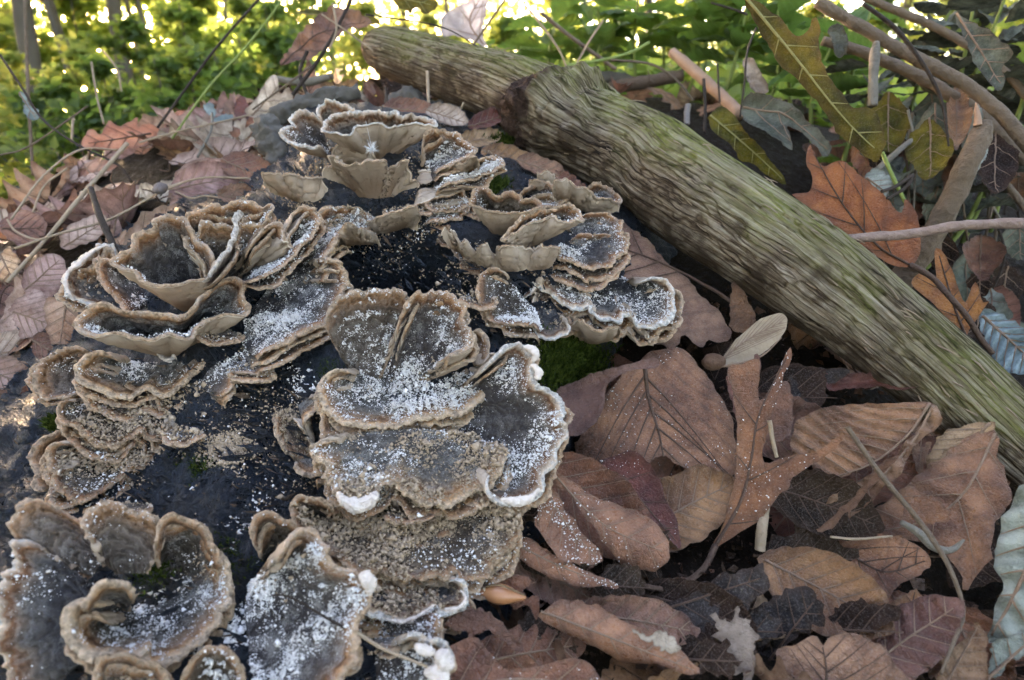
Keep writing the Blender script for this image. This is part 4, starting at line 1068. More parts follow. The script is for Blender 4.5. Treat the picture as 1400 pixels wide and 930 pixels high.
# lower tiers showing as further frills under the larger brackets
SHORT = {}
_tr = np.random.default_rng(11)
for (rp_, ap_, a_, b_, of_, cl_, mt_, lb_, do_) in list(CAPS):
    wd = np.ptp(rp_[:, 0])
    if cl_ or a_ < 30 or a_ > 56 or wd < 55:
        continue
    c_ = rp_.mean(0)
    for tier_, (dy, k_) in enumerate(((13, 1.03), (25, 1.0)) if wd > 110 else ((11, 1.03),)):
        dy = dy + _tr.uniform(-2, 4)
        r2 = rp_.copy(); r2 = c_ + (r2 - c_) * np.array([k_, 1.0]) + np.array([_tr.uniform(-6, 6), dy])
        r2 = r2 + _tr.normal(0, 2.2, r2.shape)
        a2 = ap_ + np.array([0, dy * 0.8])
        words = lb_.replace(',', '').split()
        lab = ('thin tier under the ' if tier_ == 0 else 'lowest thin tier under the ') + ' '.join(words[:11])
        if lab.split()[-1] in ('the', 'a', 'of', 'with', 'in', 'and', 'on', 'by', 'at', 'its', 'over', 'next', 'to'): lab = ' '.join(lab.split()[:-1])
        cap('0', [tuple(q) for q in r2], [tuple(q) for q in a2], a_, b_, off=of_ * 0.85, doff=max(0.0, do_ - 0.025), mat=str(_tr.choice(['brown', 'slate', 'buff', 'slate'])), cr=int(wd * 1.2), fr=int(wd * 0.6), thr=0.0, label=lab, wave=0.02, frill=0.008)

# crumbs fallen onto the log itself
def log_crumbs(cx, cy, rx, ry, n, store, size):
    p = np.c_[rng.normal(cx, rx, n * 3), rng.normal(cy, ry, n * 3)]
    q = unp(p, LD(p) - 0.005)
    f = fbm(q[:, 0] * 8, q[:, 1] * 8, q[:, 2] * 8, 4) + rng.normal(0, 0.2, len(q))
    q = q[f > 0.05][:n]
    store.append((q, rng.lognormal(math.log(size), 0.45, len(q))))


for c in [(310, 615, 32, 16, 1500, CRUMB_T, 0.0038), (270, 650, 60, 40, 900, CRUMB_T, 0.0032), (350, 560, 60, 60, 900, CRUMB_T, 0.0028), (430, 600, 50, 60, 500, CRUMB_T, 0.003), (560, 350, 90, 40, 500, CRUMB_T, 0.003), (620, 230, 60, 30, 900, CRUMB_T, 0.0035), (420, 250, 60, 25, 900, CRUMB_T, 0.0035), (640, 300, 60, 25, 700, CRUMB_W, 0.0025), (700, 350, 60, 20, 500, CRUMB_T, 0.003), (420, 520, 14, 12, 220, CRUMB_W, 0.004), (300, 720, 60, 40, 500, CRUMB_W, 0.004), (640, 440, 60, 30, 500, CRUMB_T, 0.004),
          (480, 300, 80, 20, 900, CRUMB_T, 0.004), (300, 870, 50, 40, 900, CRUMB_W, 0.004), (260, 860, 30, 22, 700, CRUMB_W, 0.0045), (560, 720, 110, 50, 600, CRUMB_T, 0.004), (760, 560, 60, 60, 200, CRUMB_W, 0.003), (400, 430, 200, 160, 900, CRUMB_W, 0.003)]:
    log_crumbs(*c)

# small brackets crowding the gaps between the bigger ones
FILL = [(395, 305, 26, 12, 34, 'slate', 60, 'small crumb-dusted bracket between rosette and top cluster'), (430, 325, 24, 10, 30, 'brown', 20, 'small brown bracket above the hollow on its left'), (345, 505, 30, 14, 40, 'slate', 90, 'small grey bracket just below the broad crumb-heaped fan'), (610, 275, 30, 12, 34, 'slate', 90, 'small crumbly bracket between the top cup and the moss tuft'),
        (655, 285, 26, 12, 36, 'brown', 40, 'small brown bracket below the moss tuft'), (735, 300, 24, 9, 30, 'slate', 40, 'little bracket under the slanting folded one'), (465, 690, 26, 12, 40, 'brown', 10, 'little brown bracket left of the frass-covered shelf'), (560, 700, 30, 9, 36, 'brown', 10, 'thin brown shelf right under the front bracket'),
        (250, 590, 26, 12, 40, 'slate', 60, 'small grey bracket right of the scalloped one'), (180, 690, 28, 10, 44, 'brown', 10, 'thin brown bracket above the bottom rosette'), (420, 760, 24, 14, 48, 'slate', 50, 'small grey lobe beside the hooded one'), (560, 285, 34, 9, 30, 'slate', 60, 'thin crumbly ledge under the fluted fan'),
        (655, 405, 26, 12, 38, 'slate', 60, 'small crumbly bracket at the left of the lower right pair'), (780, 440, 30, 12, 36, 'brown', 20, 'small brown bracket under the long pale-edged one'), (300, 455, 30, 12, 38, 'slate', 80, 'small bracket tucked under the crumb-heaped fan on its left'), (205, 520, 34, 12, 40, 'brown', 30, 'narrow brown bracket under the front bowl')]
for (x, y, w, h_, a_, mt_, cr_, lb_) in FILL:
    t_ = np.linspace(math.pi * 1.05, -0.05 * math.pi, 9)
    rim_ = [(x + w * math.cos(q_) * (1 + 0.12 * vn(q_ * 3 + x, 2.0)), y + h_ * (0.15 + math.sin(q_)) * (1 + 0.2 * vn(q_ * 4 + x, 7.0))) for q_ in t_]
    cap('0', [(float(p_[0]), float(p_[1])) for p_ in rim_], [(x - w * 0.5, y - h_ * 0.5), (x + w * 0.5, y - h_ * 0.5)], a_, off=0.10, mat=mt_, cr=cr_, fr=40, thr=-0.05, label=lb_, wave=0.012, doff=0.05)


# splinters and bark chips clinging to the rotten log
def chips(n_, mat, label, lo, hi):
    p_ = np.c_[rng.uniform(-20, 800, n_), rng.uniform(180, 930, n_)]
    q_ = unp(p_, LD(p_) - 0.012)
    fd = nrm(np.array([0.75, 0.2, -0.5]) + rng.normal(0, 0.28, (n_, 3)))
    sd_ = nrm(np.cross(fd, CF + rng.normal(0, 0.4, (n_, 3)))); up_ = np.cross(sd_, fd)
    l_ = np.minimum(rng.lognormal(math.log(lo), 0.45, n_), 0.06)[:, None]; w_ = l_ * rng.uniform(0.08, 0.3, (n_, 1)); h_ = w_ * 0.4
    v_ = np.stack([q_ - fd * l_, q_ + sd_ * w_, q_ + fd * l_ * 0.9, q_ - sd_ * w_, q_ + up_ * h_ * np.sign((up_ @ -CF))[:, None]], 1)
    fa = np.array([[0, 1, 4], [1, 2, 4], [2, 3, 4], [3, 0, 4]])
    f_ = (np.arange(n_)[:, None, None] * 5 + fa[None]).reshape(-1, 3)
    o_ = mobj('wood_chips', mesh_from('wood_chips', v_.reshape(-1, 3), f_, smooth=False), mat)
    tag(o_, label, 'debris', kind='stuff')


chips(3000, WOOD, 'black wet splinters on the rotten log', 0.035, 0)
chips(1500, STICK, 'brown bark chips on the rotten log', 0.018, 0)
CW = {'lilac': 'pale lilac', 'mauve': 'mauve', 'brown': 'brown', 'peach': 'peach-tan', 'rust': 'rusty', 'pale': 'pale', 'tan': 'tan', 'dark': 'blackish', 'blue': 'wet dark', 'greygreen': 'grey-green', 'sage': 'pale sage', 'olive': 'olive', 'oak': 'red-brown', 'red': 'dark red', 'green': 'green', 'pink': 'pinkish'}
LAND = [((80, 330), 'the long thick straw'), ((142, 300), 'the short dark stick'), ((170, 190), 'the bright rusty oak leaf'), ((270, 240), 'the large lilac leaf'), ((218, 258), 'the whitish nut'), ((40, 545), 'the dark log end'), ((100, 420), 'the white-margined bracket'), ((60, 440), 'the peach-coloured leaf'), ((30, 155), 'the hanging bluish leaf'),
        ((250, 150), 'the small rusty leaf'), ((385, 200), 'the bluish grey wood'), ((490, 170), 'the topmost fungus cup'), ((520, 70), 'the branch end'), ((630, 40), 'the whitish leaf'), ((700, 150), 'the branch knot'), ((310, 165), 'the bluish leaf on the crest'),
        ((900, 380), 'the big mauve leaf'), ((890, 560), 'the broad veined leaf'), ((1030, 640), 'the red-brown oak leaf'), ((1020, 480), 'the winged seed'), ((1190, 600), 'the ribbed beech leaf'), ((1270, 700), 'the large weathered leaf'), ((1150, 890), 'the notched purplish leaf'), ((850, 880), 'the rolled pink leaf'), ((1000, 870), 'the bleached fragment'), ((690, 810), 'the glossy bud'),
        ((820, 700), 'the smooth oval leaf'), ((1370, 800), 'the pale grey-green leaf'), ((1170, 540), 'the dark red curled leaf'), ((1180, 270), 'the big orange leaf'), ((1300, 410), 'the small orange leaf'), ((1290, 270), 'the snapped-off stem'), ((1280, 315), 'the peeling reddish twig'), ((1150, 130), 'the hanging olive leaf'), ((1270, 90), 'the twin brown stems'), ((965, 110), 'the split stake'),
        ((885, 112), 'the short brown log'), ((1370, 460), 'the blue-grey ribbed leaf'), ((1360, 60), 'the drooping leaf near the corner'), ((1080, 170), 'the withered grey-green leaf'), ((820, 80), 'the slanting brown twig'), ((1020, 100), 'the wiry dark stalk')]


def near_what(u, v):
    k = min(range(len(LAND)), key=lambda i: math.hypot(LAND[i][0][0] - u, LAND[i][0][1] - v))
    (x, y), nm = LAND[k]; dx, dy = u - x, v - y; dist = math.hypot(dx, dy)
    far = 'touching' if dist < 22 else ('close' if dist < 60 else 'some way')
    if dist < 22: return 'touching ' + nm
    if abs(dx) > 2 * abs(dy): w = 'left of' if dx < 0 else 'right of'
    elif abs(dy) > 2 * abs(dx): w = 'above' if dy < 0 else 'below'
    else: w = ('upper' if dy < 0 else 'lower') + (' left of' if dx < 0 else ' right of')
    return f'{far} {w} {nm}'


def pix(p_):
    p_ = np.asarray(p_, float); dep = max(p_ @ CF, 1e-3)
    return 700 + FPX * (p_ @ CR) / dep, 465 - FPX * (p_ @ CU) / dep


SEEN = {}


def uniq(label):
    """a few more words when two things would read alike"""
    SEEN[label] = SEEN.get(label, 0) + 1
    n_ = SEEN[label]
    return label if n_ == 1 else label + ', ' + ['second', 'third', 'fourth', 'fifth', 'sixth', 'seventh', 'eighth', 'ninth', 'tenth', 'eleventh', 'twelfth'][min(n_ - 2, 10)]


# ------------------------------------------------------------------ leaves on the right, traced
leaf('P', [(250, -120), (330, -95), (430, 0), (500, 60), (570, 140), (625, 205), (648, 250), (615, 275), (578, 268), (560, 292), (525, 280), (505, 252), (480, 285), (440, 290), (370, 262), (300, 250), (240, 180), (230, 0)],
     [(660, 150), (500, 55), (330, -15), (250, -60)], 38, 8, d=2.98, mat='mauve', label='big mauve-brown veined leaf between the fungus and the branch', name='beech_leaf', nv=6, rough=0.035, vr=0.007, jag=0.012, lim=0.6)
leaf('P', [(330, 350), (400, 300), (490, 293), (540, 340), (600, 410), (640, 480), (665, 560), (674, 660), (640, 702), (580, 697), (480, 662), (430, 632), (380, 657), (300, 642), (180, 672), (150, 592), (165, 575), (220, 480), (270, 420)],
     [(375, 345), (388, 450), (420, 560), (437, 650)], 46, d=2.60, mat='brown', label='broad brown leaf with forked dark veins in the centre of the litter', name='beech_leaf', nv=5, vr=0.007, rough=0.04, curl=-0.08, crumbs=500, vang=38, lim=0.6)
leaf('P', [(95, 440), (150, 405), (230, 380), (340, 345), (410, 333), (413, 366), (330, 368), (290, 392), (255, 415), (245, 480), (205, 560), (150, 590), (105, 570)], [(90, 450), (240, 400), (415, 348)], 40, d=2.63, mat='mauve', label='arched leaf edge curling over the broad veined leaf', nv=0, edge=0.12, rough=0.05, fold=0.3)
leaf('P', [(145, 690), (230, 652), (320, 637), (380, 660), (420, 720), (442, 780), (470, 830), (492, 900), (482, 935), (430, 870), (360, 850), (250, 800)], [(140, 690), (300, 720), (485, 920)], 42, d=2.42, mat='red', label='dark red-brown curled leaf behind the smooth oval one', nv=4, vr=0.004, curl=0.25, edge=0.06, crumbs=160)
leaf('P', [(385, 655), (460, 618), (520, 650), (580, 700), (640, 770), (640, 800), (600, 830), (520, 830), (440, 790)], [(470, 625), (560, 820)], 40, d=2.52, mat='brown', label='drooping brown leaf tip below the broad veined leaf', nv=4, vr=0.005, crumbs=60)
leaf('S', [(965, 95), (1010, 120), (1100, 185), (1180, 230), (1290, 265), (1350, 290), (1400, 330), (1432, 380), (1442, 430), (1430, 470), (1390, 502), (1310, 507), (1260, 480), (1215, 430), (1170, 360), (1120, 290), (1060, 220), (1000, 160)],
     [(967, 98), (1180, 320), (1435, 440)], 52, 6, d=2.18, mat='pink', label='smooth oval pinkish-brown leaf right beside the central fungus', name='beech_leaf', nv=6, vr=0.003, curl=-0.25, rough=0.025, vein=VEINL, crumbs=120)
leaf('S', [(965, 165), (1000, 210), (1050, 280), (1110, 350), (1180, 440), (1186, 472), (1120, 477), (1040, 462), (970, 400), (935, 340), (930, 280), (950, 220)], [(958, 170), (1050, 330), (1182, 468)], 50, d=2.13, mat='pink', label='crumb-dusted leaf tucked under the smooth oval leaf', nv=5, vr=0.003, curl=0.2, crumbs=420, vein=VEINL)
leaf('S', [(845, 368), (900, 385), (960, 420), (1050, 470), (1130, 510), (1240, 555), (1247, 577), (1190, 570), (1100, 562), (1000, 532), (900, 482), (830, 432), (812, 400)], [(825, 388), (1030, 490), (1247, 567)], 48, d=2.08, mat='pink', label='long narrow leaf sprinkled with white crumbs', nv=5, vr=0.003, curl=-0.2, crumbs=480, vein=VEINL)
leaf('S', [(735, 530), (800, 515), (930, 545), (880, 580), (898, 602), (945, 600), (932, 692), (900, 640), (840, 650), (790, 600)], [(740, 530), (930, 610)], 45, d=2.0, mat='oak', label='torn orange-brown leaf scrap around the glossy bud', nv=0, rough=0.07)
leaf('0', [(735, 842), (765, 822), (800, 828), (850, 850), (900, 868), (945, 903), (958, 918), (940, 922), (890, 907), (850, 912), (810, 887), (770, 867)], [(740, 835), (850, 878), (955, 918)], 55, d=1.86, mat='pink', label='pinkish leaf rolled into a tube at the lower middle', nv=5, vr=0.003, curl=-0.55, edge=0.08, vein=VEINL)
leaf('Q', [(10, 675), (60, 690), (110, 680), (185, 735), (140, 760), (90, 720), (30, 700)], [(15, 680), (180, 738)], 45, d=1.84, mat='pale', label='small pale torn flake on the rolled leaf', nv=0, rough=0.08, name='leaf_scrap')
leaf('S', [(590, 700), (660, 660), (730, 655), (800, 700), (850, 760), (882, 812), (830, 792), (780, 742), (720, 735), (690, 762), (660, 792), (668, 742), (610, 715)], [(600, 690), (740, 690), (875, 805)], 45, d=1.86, mat='brown', label='ragged arched leaf scrap right of the white fringed bracket', nv=0, rough=0.06, edge=0.08, crumbs=60)
leaf('S', [(560, 960), (590, 830), (640, 770), (700, 760), (760, 830), (820, 880), (900, 892), (1000, 842), (1080, 832), (1150, 872), (1190, 960), (1000, 1020), (700, 1020)], [(560, 980), (860, 920), (1180, 960)], 50, d=1.74, mat='brown', label='broad brown leaf at the bottom edge beside the knobbly bracket', nv=6, vr=0.004, rough=0.06, edge=0.06, crumbs=120, vein=VEINL)
leaf('P', [(595, 925), (625, 850), (650, 760), (665, 650), (672, 560), (668, 500), (655, 430), (638, 365), (690, 345), (742, 335), (740, 400), (738, 462), (770, 430), (800, 370), (825, 310), (840, 288), (840, 330), (822, 370), (802, 430), (787, 490), (767, 560), (752, 620), (757, 655), (800, 645), (850, 632), (890, 640), (930, 618), (988, 576), (990, 600), (930, 650), (880, 682), (842, 705), (832, 735), (802, 760), (772, 800), (742, 840), (692, 872), (640, 902)],
     [(600, 920), (680, 780), (715, 640), (740, 500), (835, 305)], 56, d=2.36, mat='oak', label='glossy red-brown lobed oak leaf with a long curved stalk', name='oak_leaf', nv=4, vr=0.005, fold=0.28, rough=0.035, jag=0.006, crumbs=330,
     stalk=[(575, 975, -0.05), (545, 1010, -0.10), (500, 1040, -0.16), (440, 1058, -0.20), (380, 1050, -0.20), (325, 1028, -0.16)], sr=0.013, lim=0.45)
leaf('P', [(845, 565), (880, 512), (960, 482), (1080, 473), (1200, 471), (1278, 465), (1245, 522), (1202, 572), (1142, 622), (1080, 662), (1000, 702), (940, 714), (918, 690), (898, 640), (850, 640)], [(1282, 468), (1205, 575), (1085, 665), (935, 716)], 50, d=2.42, mat='brown', label='ribbed tan-brown beech leaf with parallel veins, right of the oak leaf', name='beech_leaf',
     nv=9, vr=0.004, pleat=0.010, pfreq=9, rough=0.03, vein=VEINL, vang=62)
leaf('P', [(1275, 462), (1312, 490), (1312, 545), (1262, 572), (1232, 602), (1202, 652), (1192, 702), (1152, 722), (1102, 782), (1030, 842), (920, 882), (928, 832), (960, 772), (1010, 742), (1100, 692), (1150, 662), (1190, 612), (1242, 562), (1282, 510)], [(1290, 480), (1230, 585), (1120, 710), (925, 870)], 46, d=2.33, mat='tan',
     label='curled pleated half of a beech leaf with a pale rolled edge', name='beech_leaf', nv=7, vr=0.004, pleat=0.014, pfreq=8, curl=0.3, edge=0.12, rough=0.04, vein=VEINL)
leaf('Q', [(1090, 80), (1180, 10), (1260, -40), (1300, -25), (1315, 60), (1347, 200), (1322, 260), (1292, 330), (1282, 420), (1232, 500), (1192, 540), (1170, 470), (1130, 420), (1080, 385), (960, 352), (860, 352), (780, 347), (800, 300), (900, 240), (1000, 150)], [(1300, -20), (1180, 200), (1020, 300), (790, 345)], 50, d=2.24, mat='brown',
     label='large weathered brown leaf with a rusty patch at the right', name='beech_leaf', nv=6, vr=0.004, rough=0.05, edge=0.05, vein=VEINL, pleat=0.006, pfreq=6)
leaf('Q', [(1010, 215), (1060, 205), (1140, 255), (1125, 290), (1060, 305), (985, 285), (960, 300), (985, 245)], [(1000, 290), (1120, 250)], 50, d=2.19, mat='oak', label='rusty orange scrap lying on the large weathered leaf', name='leaf_scrap', nv=0, rough=0.05)
leaf('Q', [(720, 362), (860, 352), (960, 352), (1060, 402), (1062, 462), (980, 502), (920, 562), (850, 592), (760, 542), (735, 450)], [(730, 370), (900, 470), (1060, 430)], 46, d=2.20, mat='brown', label='shaded brown leaf in the hollow below the large weathered one', nv=5, vr=0.004, rough=0.05, curl=0.2)
leaf('Q', [(660, 320), (690, 300), (760, 240), (830, 160), (880, 90), (960, 60), (880, 150), (800, 240), (740, 300), (690, 330)], [(665, 325), (890, 95)], 48, d=2.24, mat='tan', label='narrow tan leaf fold right of the oak leaf', nv=0, curl=0.4, rough=0.05)
leaf('Q', [(520, 760), (600, 722), (660, 700), (690, 735), (720, 705), (800, 700), (900, 742), (950, 802), (1000, 862), (1010, 940), (600, 940), (560, 852)], [(690, 960), (700, 830), (685, 730)], 52, d=1.84, mat='mauve', label='purplish-brown leaf at the bottom edge with a notched tip', nv=4, vr=0.004, rough=0.045, jag=0.010)
leaf('Q', [(305, 640), (350, 652), (385, 590), (407, 640), (440, 642), (452, 700), (457, 760), (430, 862), (380, 832), (320, 772)], [(400, 850), (390, 610)], 54, d=1.93, mat='pale', label='bleached tattered leaf fragment on the dark soil', nv=0, rough=0.06, jag=0.02)
leaf('Q', [(430, 640), (520, 540), (600, 520), (680, 560), (692, 650), (640, 692), (560, 742), (525, 862), (440, 862)], [(440, 860), (660, 570)], 50, d=2.0, mat='blue', label='dark wet decayed leaf beside the bleached fragment', nv=5, vr=0.004, rough=0.07, jag=0.015)
leaf('Q', [(200, 560), (330, 480), (470, 440), (490, 540), (420, 600), (380, 640), (300, 680), (180, 690), (60, 640), (90, 580)], [(80, 620), (480, 490)], 48, d=2.04, mat='blue', label='flat blackish wet leaf under the oak leaf stalk', nv=5, vr=0.004, rough=0.07, jag=0.015)
leaf('Q', [(1080, 880), (1120, 782), (1150, 732), (1200, 692), (1240, 650), (1262, 690), (1267, 742), (1262, 862), (1240, 940), (1070, 940)], [(1090, 930), (1240, 660)], 56, d=1.92, mat='tan', label='tan leaf standing at the bottom right corner', nv=5, vr=0.003, curl=0.2, vein=VEINL)
leaf('Q', [(925, 580), (1000, 540), (1020, 528), (1050, 580), (1040, 640), (1000, 720), (960, 780), (930, 740), (920, 650)], [(960, 780), (1015, 535)], 56, d=2.06, mat='brown', label='small brown leaf tip in the dark hollow at lower right', nv=3, vr=0.003)
leaf('Q', [(1405, 160), (1352, 220), (1322, 300), (1312, 400), (1300, 460), (1322, 520), (1295, 580), (1302, 650), (1275, 717), (1380, 702), (1460, 640), (1480, 400), (1470, 200)], [(1480, 240), (1400, 480), (1280, 712)], 64, -14, d=1.95, mat='sage', label='pale grey-green leaf at the right edge of the picture', name='green_leaf', nv=5, vr=0.006, vein=VEINL, rough=0.05, pleat=0.012, pfreq=5, jag=0.012)
leaf('Q', [(1290, 730), (1340, 712), (1400, 690), (1460, 700), (1400, 760), (1330, 800), (1290, 850), (1270, 860)], [(1270, 850), (1440, 700)], 56, d=1.9, mat='sage', label='narrow pale green leaf in the bottom right corner', name='green_leaf', nv=3, vr=0.004, vein=VEINL, curl=0.3)
leaf('R', [(515, 680), (560, 655), (640, 660), (700, 640), (750, 610), (780, 603), (804, 655), (790, 712), (740, 722), (680, 702), (600, 712), (540, 722)], [(515, 690), (660, 680), (795, 640)], 40, d=2.62, mat='red', label='dark red curled leaf under the mossy branch', nv=0, edge=0.14, rough=0.06, curl=0.3)
leaf('R', [(370, 860), (365, 780), (380, 710), (400, 680), (420, 690), (436, 770), (420, 830), (395, 850)], [(375, 850), (415, 690)], 50, d=2.56, mat='red', label='small red-brown leaf behind the oak leaf', nv=0, rough=0.06)
leaf('R', [(240, 660), (300, 640), (330, 600), (336, 650), (310, 700), (280, 790), (262, 760)], [(270, 770), (320, 620)], 50, d=2.62, mat='oak', label='orange-brown leaf strip below the winged seed', nv=0, rough=0.05)
leaf('R', [(250, 520), (255, 400), (275, 400), (300, 440), (325, 490), (310, 530), (280, 540)], [(290, 530), (262, 405)], 60, d=2.95, mat='brown', label='withered leaf tip standing in front of the branch shadow', nv=0, rough=0.06)
leaf('R', [(430, 660), (500, 640), (590, 645), (560, 680), (500, 700), (540, 720), (460, 745), (430, 720)], [(440, 720), (585, 650)], 44, d=2.68, mat='blue', label='greyish wet leaf scrap behind the oak leaf tip', nv=0, rough=0.08)
leaf('R', [(820, 930), (830, 870), (880, 820), (1005, 795), (1015, 850), (1020, 960), (900, 1010)], [(1000, 800), (850, 960)], 55, d=2.30, mat='tan', label='tan leaf pressed against the right end of the branch', nv=5, vr=0.004, vein=VEINL, rough=0.04)
# near-black scraps painting deep shade into the hollows between the leaves
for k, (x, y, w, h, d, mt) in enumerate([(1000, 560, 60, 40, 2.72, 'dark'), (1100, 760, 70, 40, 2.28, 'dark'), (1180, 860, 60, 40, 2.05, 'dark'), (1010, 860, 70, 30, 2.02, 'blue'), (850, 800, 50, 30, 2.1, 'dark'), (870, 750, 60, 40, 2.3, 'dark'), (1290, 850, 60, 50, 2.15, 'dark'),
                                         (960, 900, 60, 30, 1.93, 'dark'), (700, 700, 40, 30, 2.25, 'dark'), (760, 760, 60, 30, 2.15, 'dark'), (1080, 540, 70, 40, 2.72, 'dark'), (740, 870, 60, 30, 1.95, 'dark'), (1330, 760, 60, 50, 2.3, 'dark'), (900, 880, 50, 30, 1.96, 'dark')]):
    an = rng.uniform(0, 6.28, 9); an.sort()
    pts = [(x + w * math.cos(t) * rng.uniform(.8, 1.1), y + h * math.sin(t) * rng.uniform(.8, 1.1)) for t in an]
    leaf('0', pts, [(x - w, y), (x + w, y + 5)], 46, rng.uniform(-15, 15), d=d, mat=mt, label=uniq(f'decayed {CW[mt]} leaf in a gap, {near_what(x, y)}'), group='leaves darkening the gaps', nv=5, vr=0.004, rough=0.08, res=260, jag=0.015)

# big leaves overlapping in the right-hand litter
for (x, y, w, h, ang, d, mt, lb, cu) in [(1130, 812, 95, 52, 0.5, 2.13, 'brown', 'big shadowed brown leaf above the notched purplish leaf', 0.25), (1235, 880, 90, 50, -0.6, 1.98, 'mauve', 'broad leaf between the notched leaf and the right corner', -0.2), (950, 835, 80, 40, 0.3, 2.06, 'dark', 'dark leaf behind the bleached fragment', 0.2), (805, 690, 95, 50, 0.7, 2.36, 'red', 'reddish leaf under the smooth oval one', 0.2),
        (930, 700, 80, 48, -0.5, 2.44, 'brown', 'brown leaf between the broad veined leaf and the oak leaf stalk', 0.25), (1120, 690, 85, 42, 0.35, 2.36, 'dark', 'dark leaf below the curled pleated one', 0.3), (1310, 640, 80, 60, 0.9, 2.42, 'mauve', 'leaf leaning on the lower end of the branch', 0.2), (1060, 590, 90, 44, 0.2, 2.66, 'mauve', 'mauve leaf behind the upper lobes of the oak leaf', 0.25),
        (860, 850, 90, 36, 0.15, 1.99, 'mauve', 'leaf under the rolled pink one', 0.2), (700, 900, 90, 40, -0.2, 1.9, 'brown', 'brown leaf right of the knobbly white bracket', -0.2), (1330, 900, 70, 60, 1.2, 2.02, 'brown', 'brown leaf in front of the pale grey-green leaf', 0.2), (1195, 650, 90, 40, -0.5, 2.5, 'brown', 'brown leaf under the ribbed beech leaf', 0.3), (770, 800, 85, 34, 0.5, 2.14, 'mauve', 'leaf behind the glossy bud', 0.25)]:
    t = np.linspace(0, 2 * math.pi, 15)[:-1]
    rr = np.where(np.abs(np.cos(t)) > 0.95, 1.12, 1.0)
    X_ = w * np.cos(t) * rr; Y_ = h * np.sin(t) * (1 + 0.1 * np.cos(t))
    ca_, sa_ = math.cos(ang), math.sin(ang)
    leaf('0', [(x + a_ * ca_ - b_ * sa_, y + a_ * sa_ + b_ * ca_) for a_, b_ in zip(X_, Y_)], [(x - w * ca_, y - w * sa_), (x, y - 3), (x + w * ca_, y + w * sa_)], 44, rng.uniform(-14, 14), d=d, mat=mt, label=lb, name='beech_leaf', nv=7, vr=0.004, curl=cu, edge=0.10, rough=0.05, pleat=0.006, pfreq=7, vein=VEINL if mt != 'dark' else VEIN)
for (x, y, w, h, ang, d, mt, lb) in [(18, 520, 40, 24, 0.4, 2.9, 'lilac', 'lilac leaf lying at the upper rim of the dark log end'), (60, 535, 34, 18, -0.4, 2.78, 'brown', 'brown leaf beside the rusty-rimmed bracket'), (0, 560, 34, 20, 0.8, 2.75, 'mauve', 'mauve leaf at the left edge above the log end'), (20, 480, 44, 24, -0.2, 3.1, 'pale', 'pale leaf at the left edge above the lilac one'), (70, 480, 30, 20, 0.5, 2.95, 'mauve', 'small mauve leaf left of the rosette foot'),
        (280, 250, 50, 22, -0.2, 3.62, 'lilac', 'lilac leaf right behind the rosette'), (340, 235, 40, 20, 0.4, 3.75, 'brown', 'brown leaf left of the ragged brown bracket'), (330, 270, 34, 14, 0.1, 3.5, 'mauve', 'mauve leaf between rosette and ragged bracket'),
        (700, 218, 42, 15, 0.25, 3.62, 'brown', 'brown leaf just under the branch knot'), (652, 192, 36, 13, -0.2, 3.72, 'tan', 'tan leaf left of the bright moss under the branch'), (742, 232, 38, 14, 0.4, 3.5, 'mauve', 'mauve leaf in the shade of the branch beside the moss'), (612, 160, 30, 13, 0.3, 3.85, 'pale', 'pale leaf under the branch behind the top cup'),
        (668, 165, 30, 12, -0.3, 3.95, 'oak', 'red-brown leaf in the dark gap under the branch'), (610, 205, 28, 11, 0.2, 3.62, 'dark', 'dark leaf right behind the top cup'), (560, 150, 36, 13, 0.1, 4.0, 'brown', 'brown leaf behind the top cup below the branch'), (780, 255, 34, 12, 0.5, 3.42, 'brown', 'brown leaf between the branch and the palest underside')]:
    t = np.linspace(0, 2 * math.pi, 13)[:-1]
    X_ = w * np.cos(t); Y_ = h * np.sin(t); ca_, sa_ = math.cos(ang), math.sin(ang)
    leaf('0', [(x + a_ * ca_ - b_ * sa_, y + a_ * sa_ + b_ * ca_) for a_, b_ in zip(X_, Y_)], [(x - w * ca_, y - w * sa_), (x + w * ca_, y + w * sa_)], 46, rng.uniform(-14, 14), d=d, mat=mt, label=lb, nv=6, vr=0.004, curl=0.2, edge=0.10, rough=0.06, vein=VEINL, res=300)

# behind the branch
leaf('W', [(120, 240), (180, 232), (192, 180), (170, 110), (185, 48), (205, 95), (240, 130), (300, 113), (380, 170), (450, 230), (520, 312), (540, 258), (582, 330), (597, 400), (592, 470), (550, 512), (480, 492), (420, 452), (350, 402), (300, 380), (200, 310)], [(560, 500), (430, 420), (300, 260), (190, 70)], 66, d=3.15, mat='orange',
     label='big orange lobed leaf standing behind the mossy branch', name='orange_leaf', nv=4, vr=0.005, fold=0.12, rough=0.03, jag=0.005, vang=35, stalk=[(640, 545, -.1), (700, 610, -.2), (770, 690, -.25), (820, 770, -.25), (868, 830, -.25)], sr=0.016)
leaf('W', [(565, 570), (620, 518), (655, 555), (650, 450), (672, 443), (722, 530), (762, 640), (802, 566), (832, 640), (857, 634), (822, 680), (782, 742), (762, 767), (700, 702), (640, 640)], [(765, 760), (720, 640), (665, 455)], 64, d=2.98, mat='orange', label='small orange lobed leaf behind the lower end of the branch', name='orange_leaf', nv=3, vr=0.005, jag=0.004, fold=0.15)
leaf('W', [(815, 690), (880, 670), (985, 740), (1060, 800), (1020, 900), (900, 885), (850, 800)], [(830, 690), (1040, 880)], 55, d=2.9, mat='bluegreen', label='blue-grey ribbed leaf at the right edge below the orange leaf', name='green_leaf', nv=7, vr=0.006, pleat=0.014, pfreq=7, vein=VEINL)
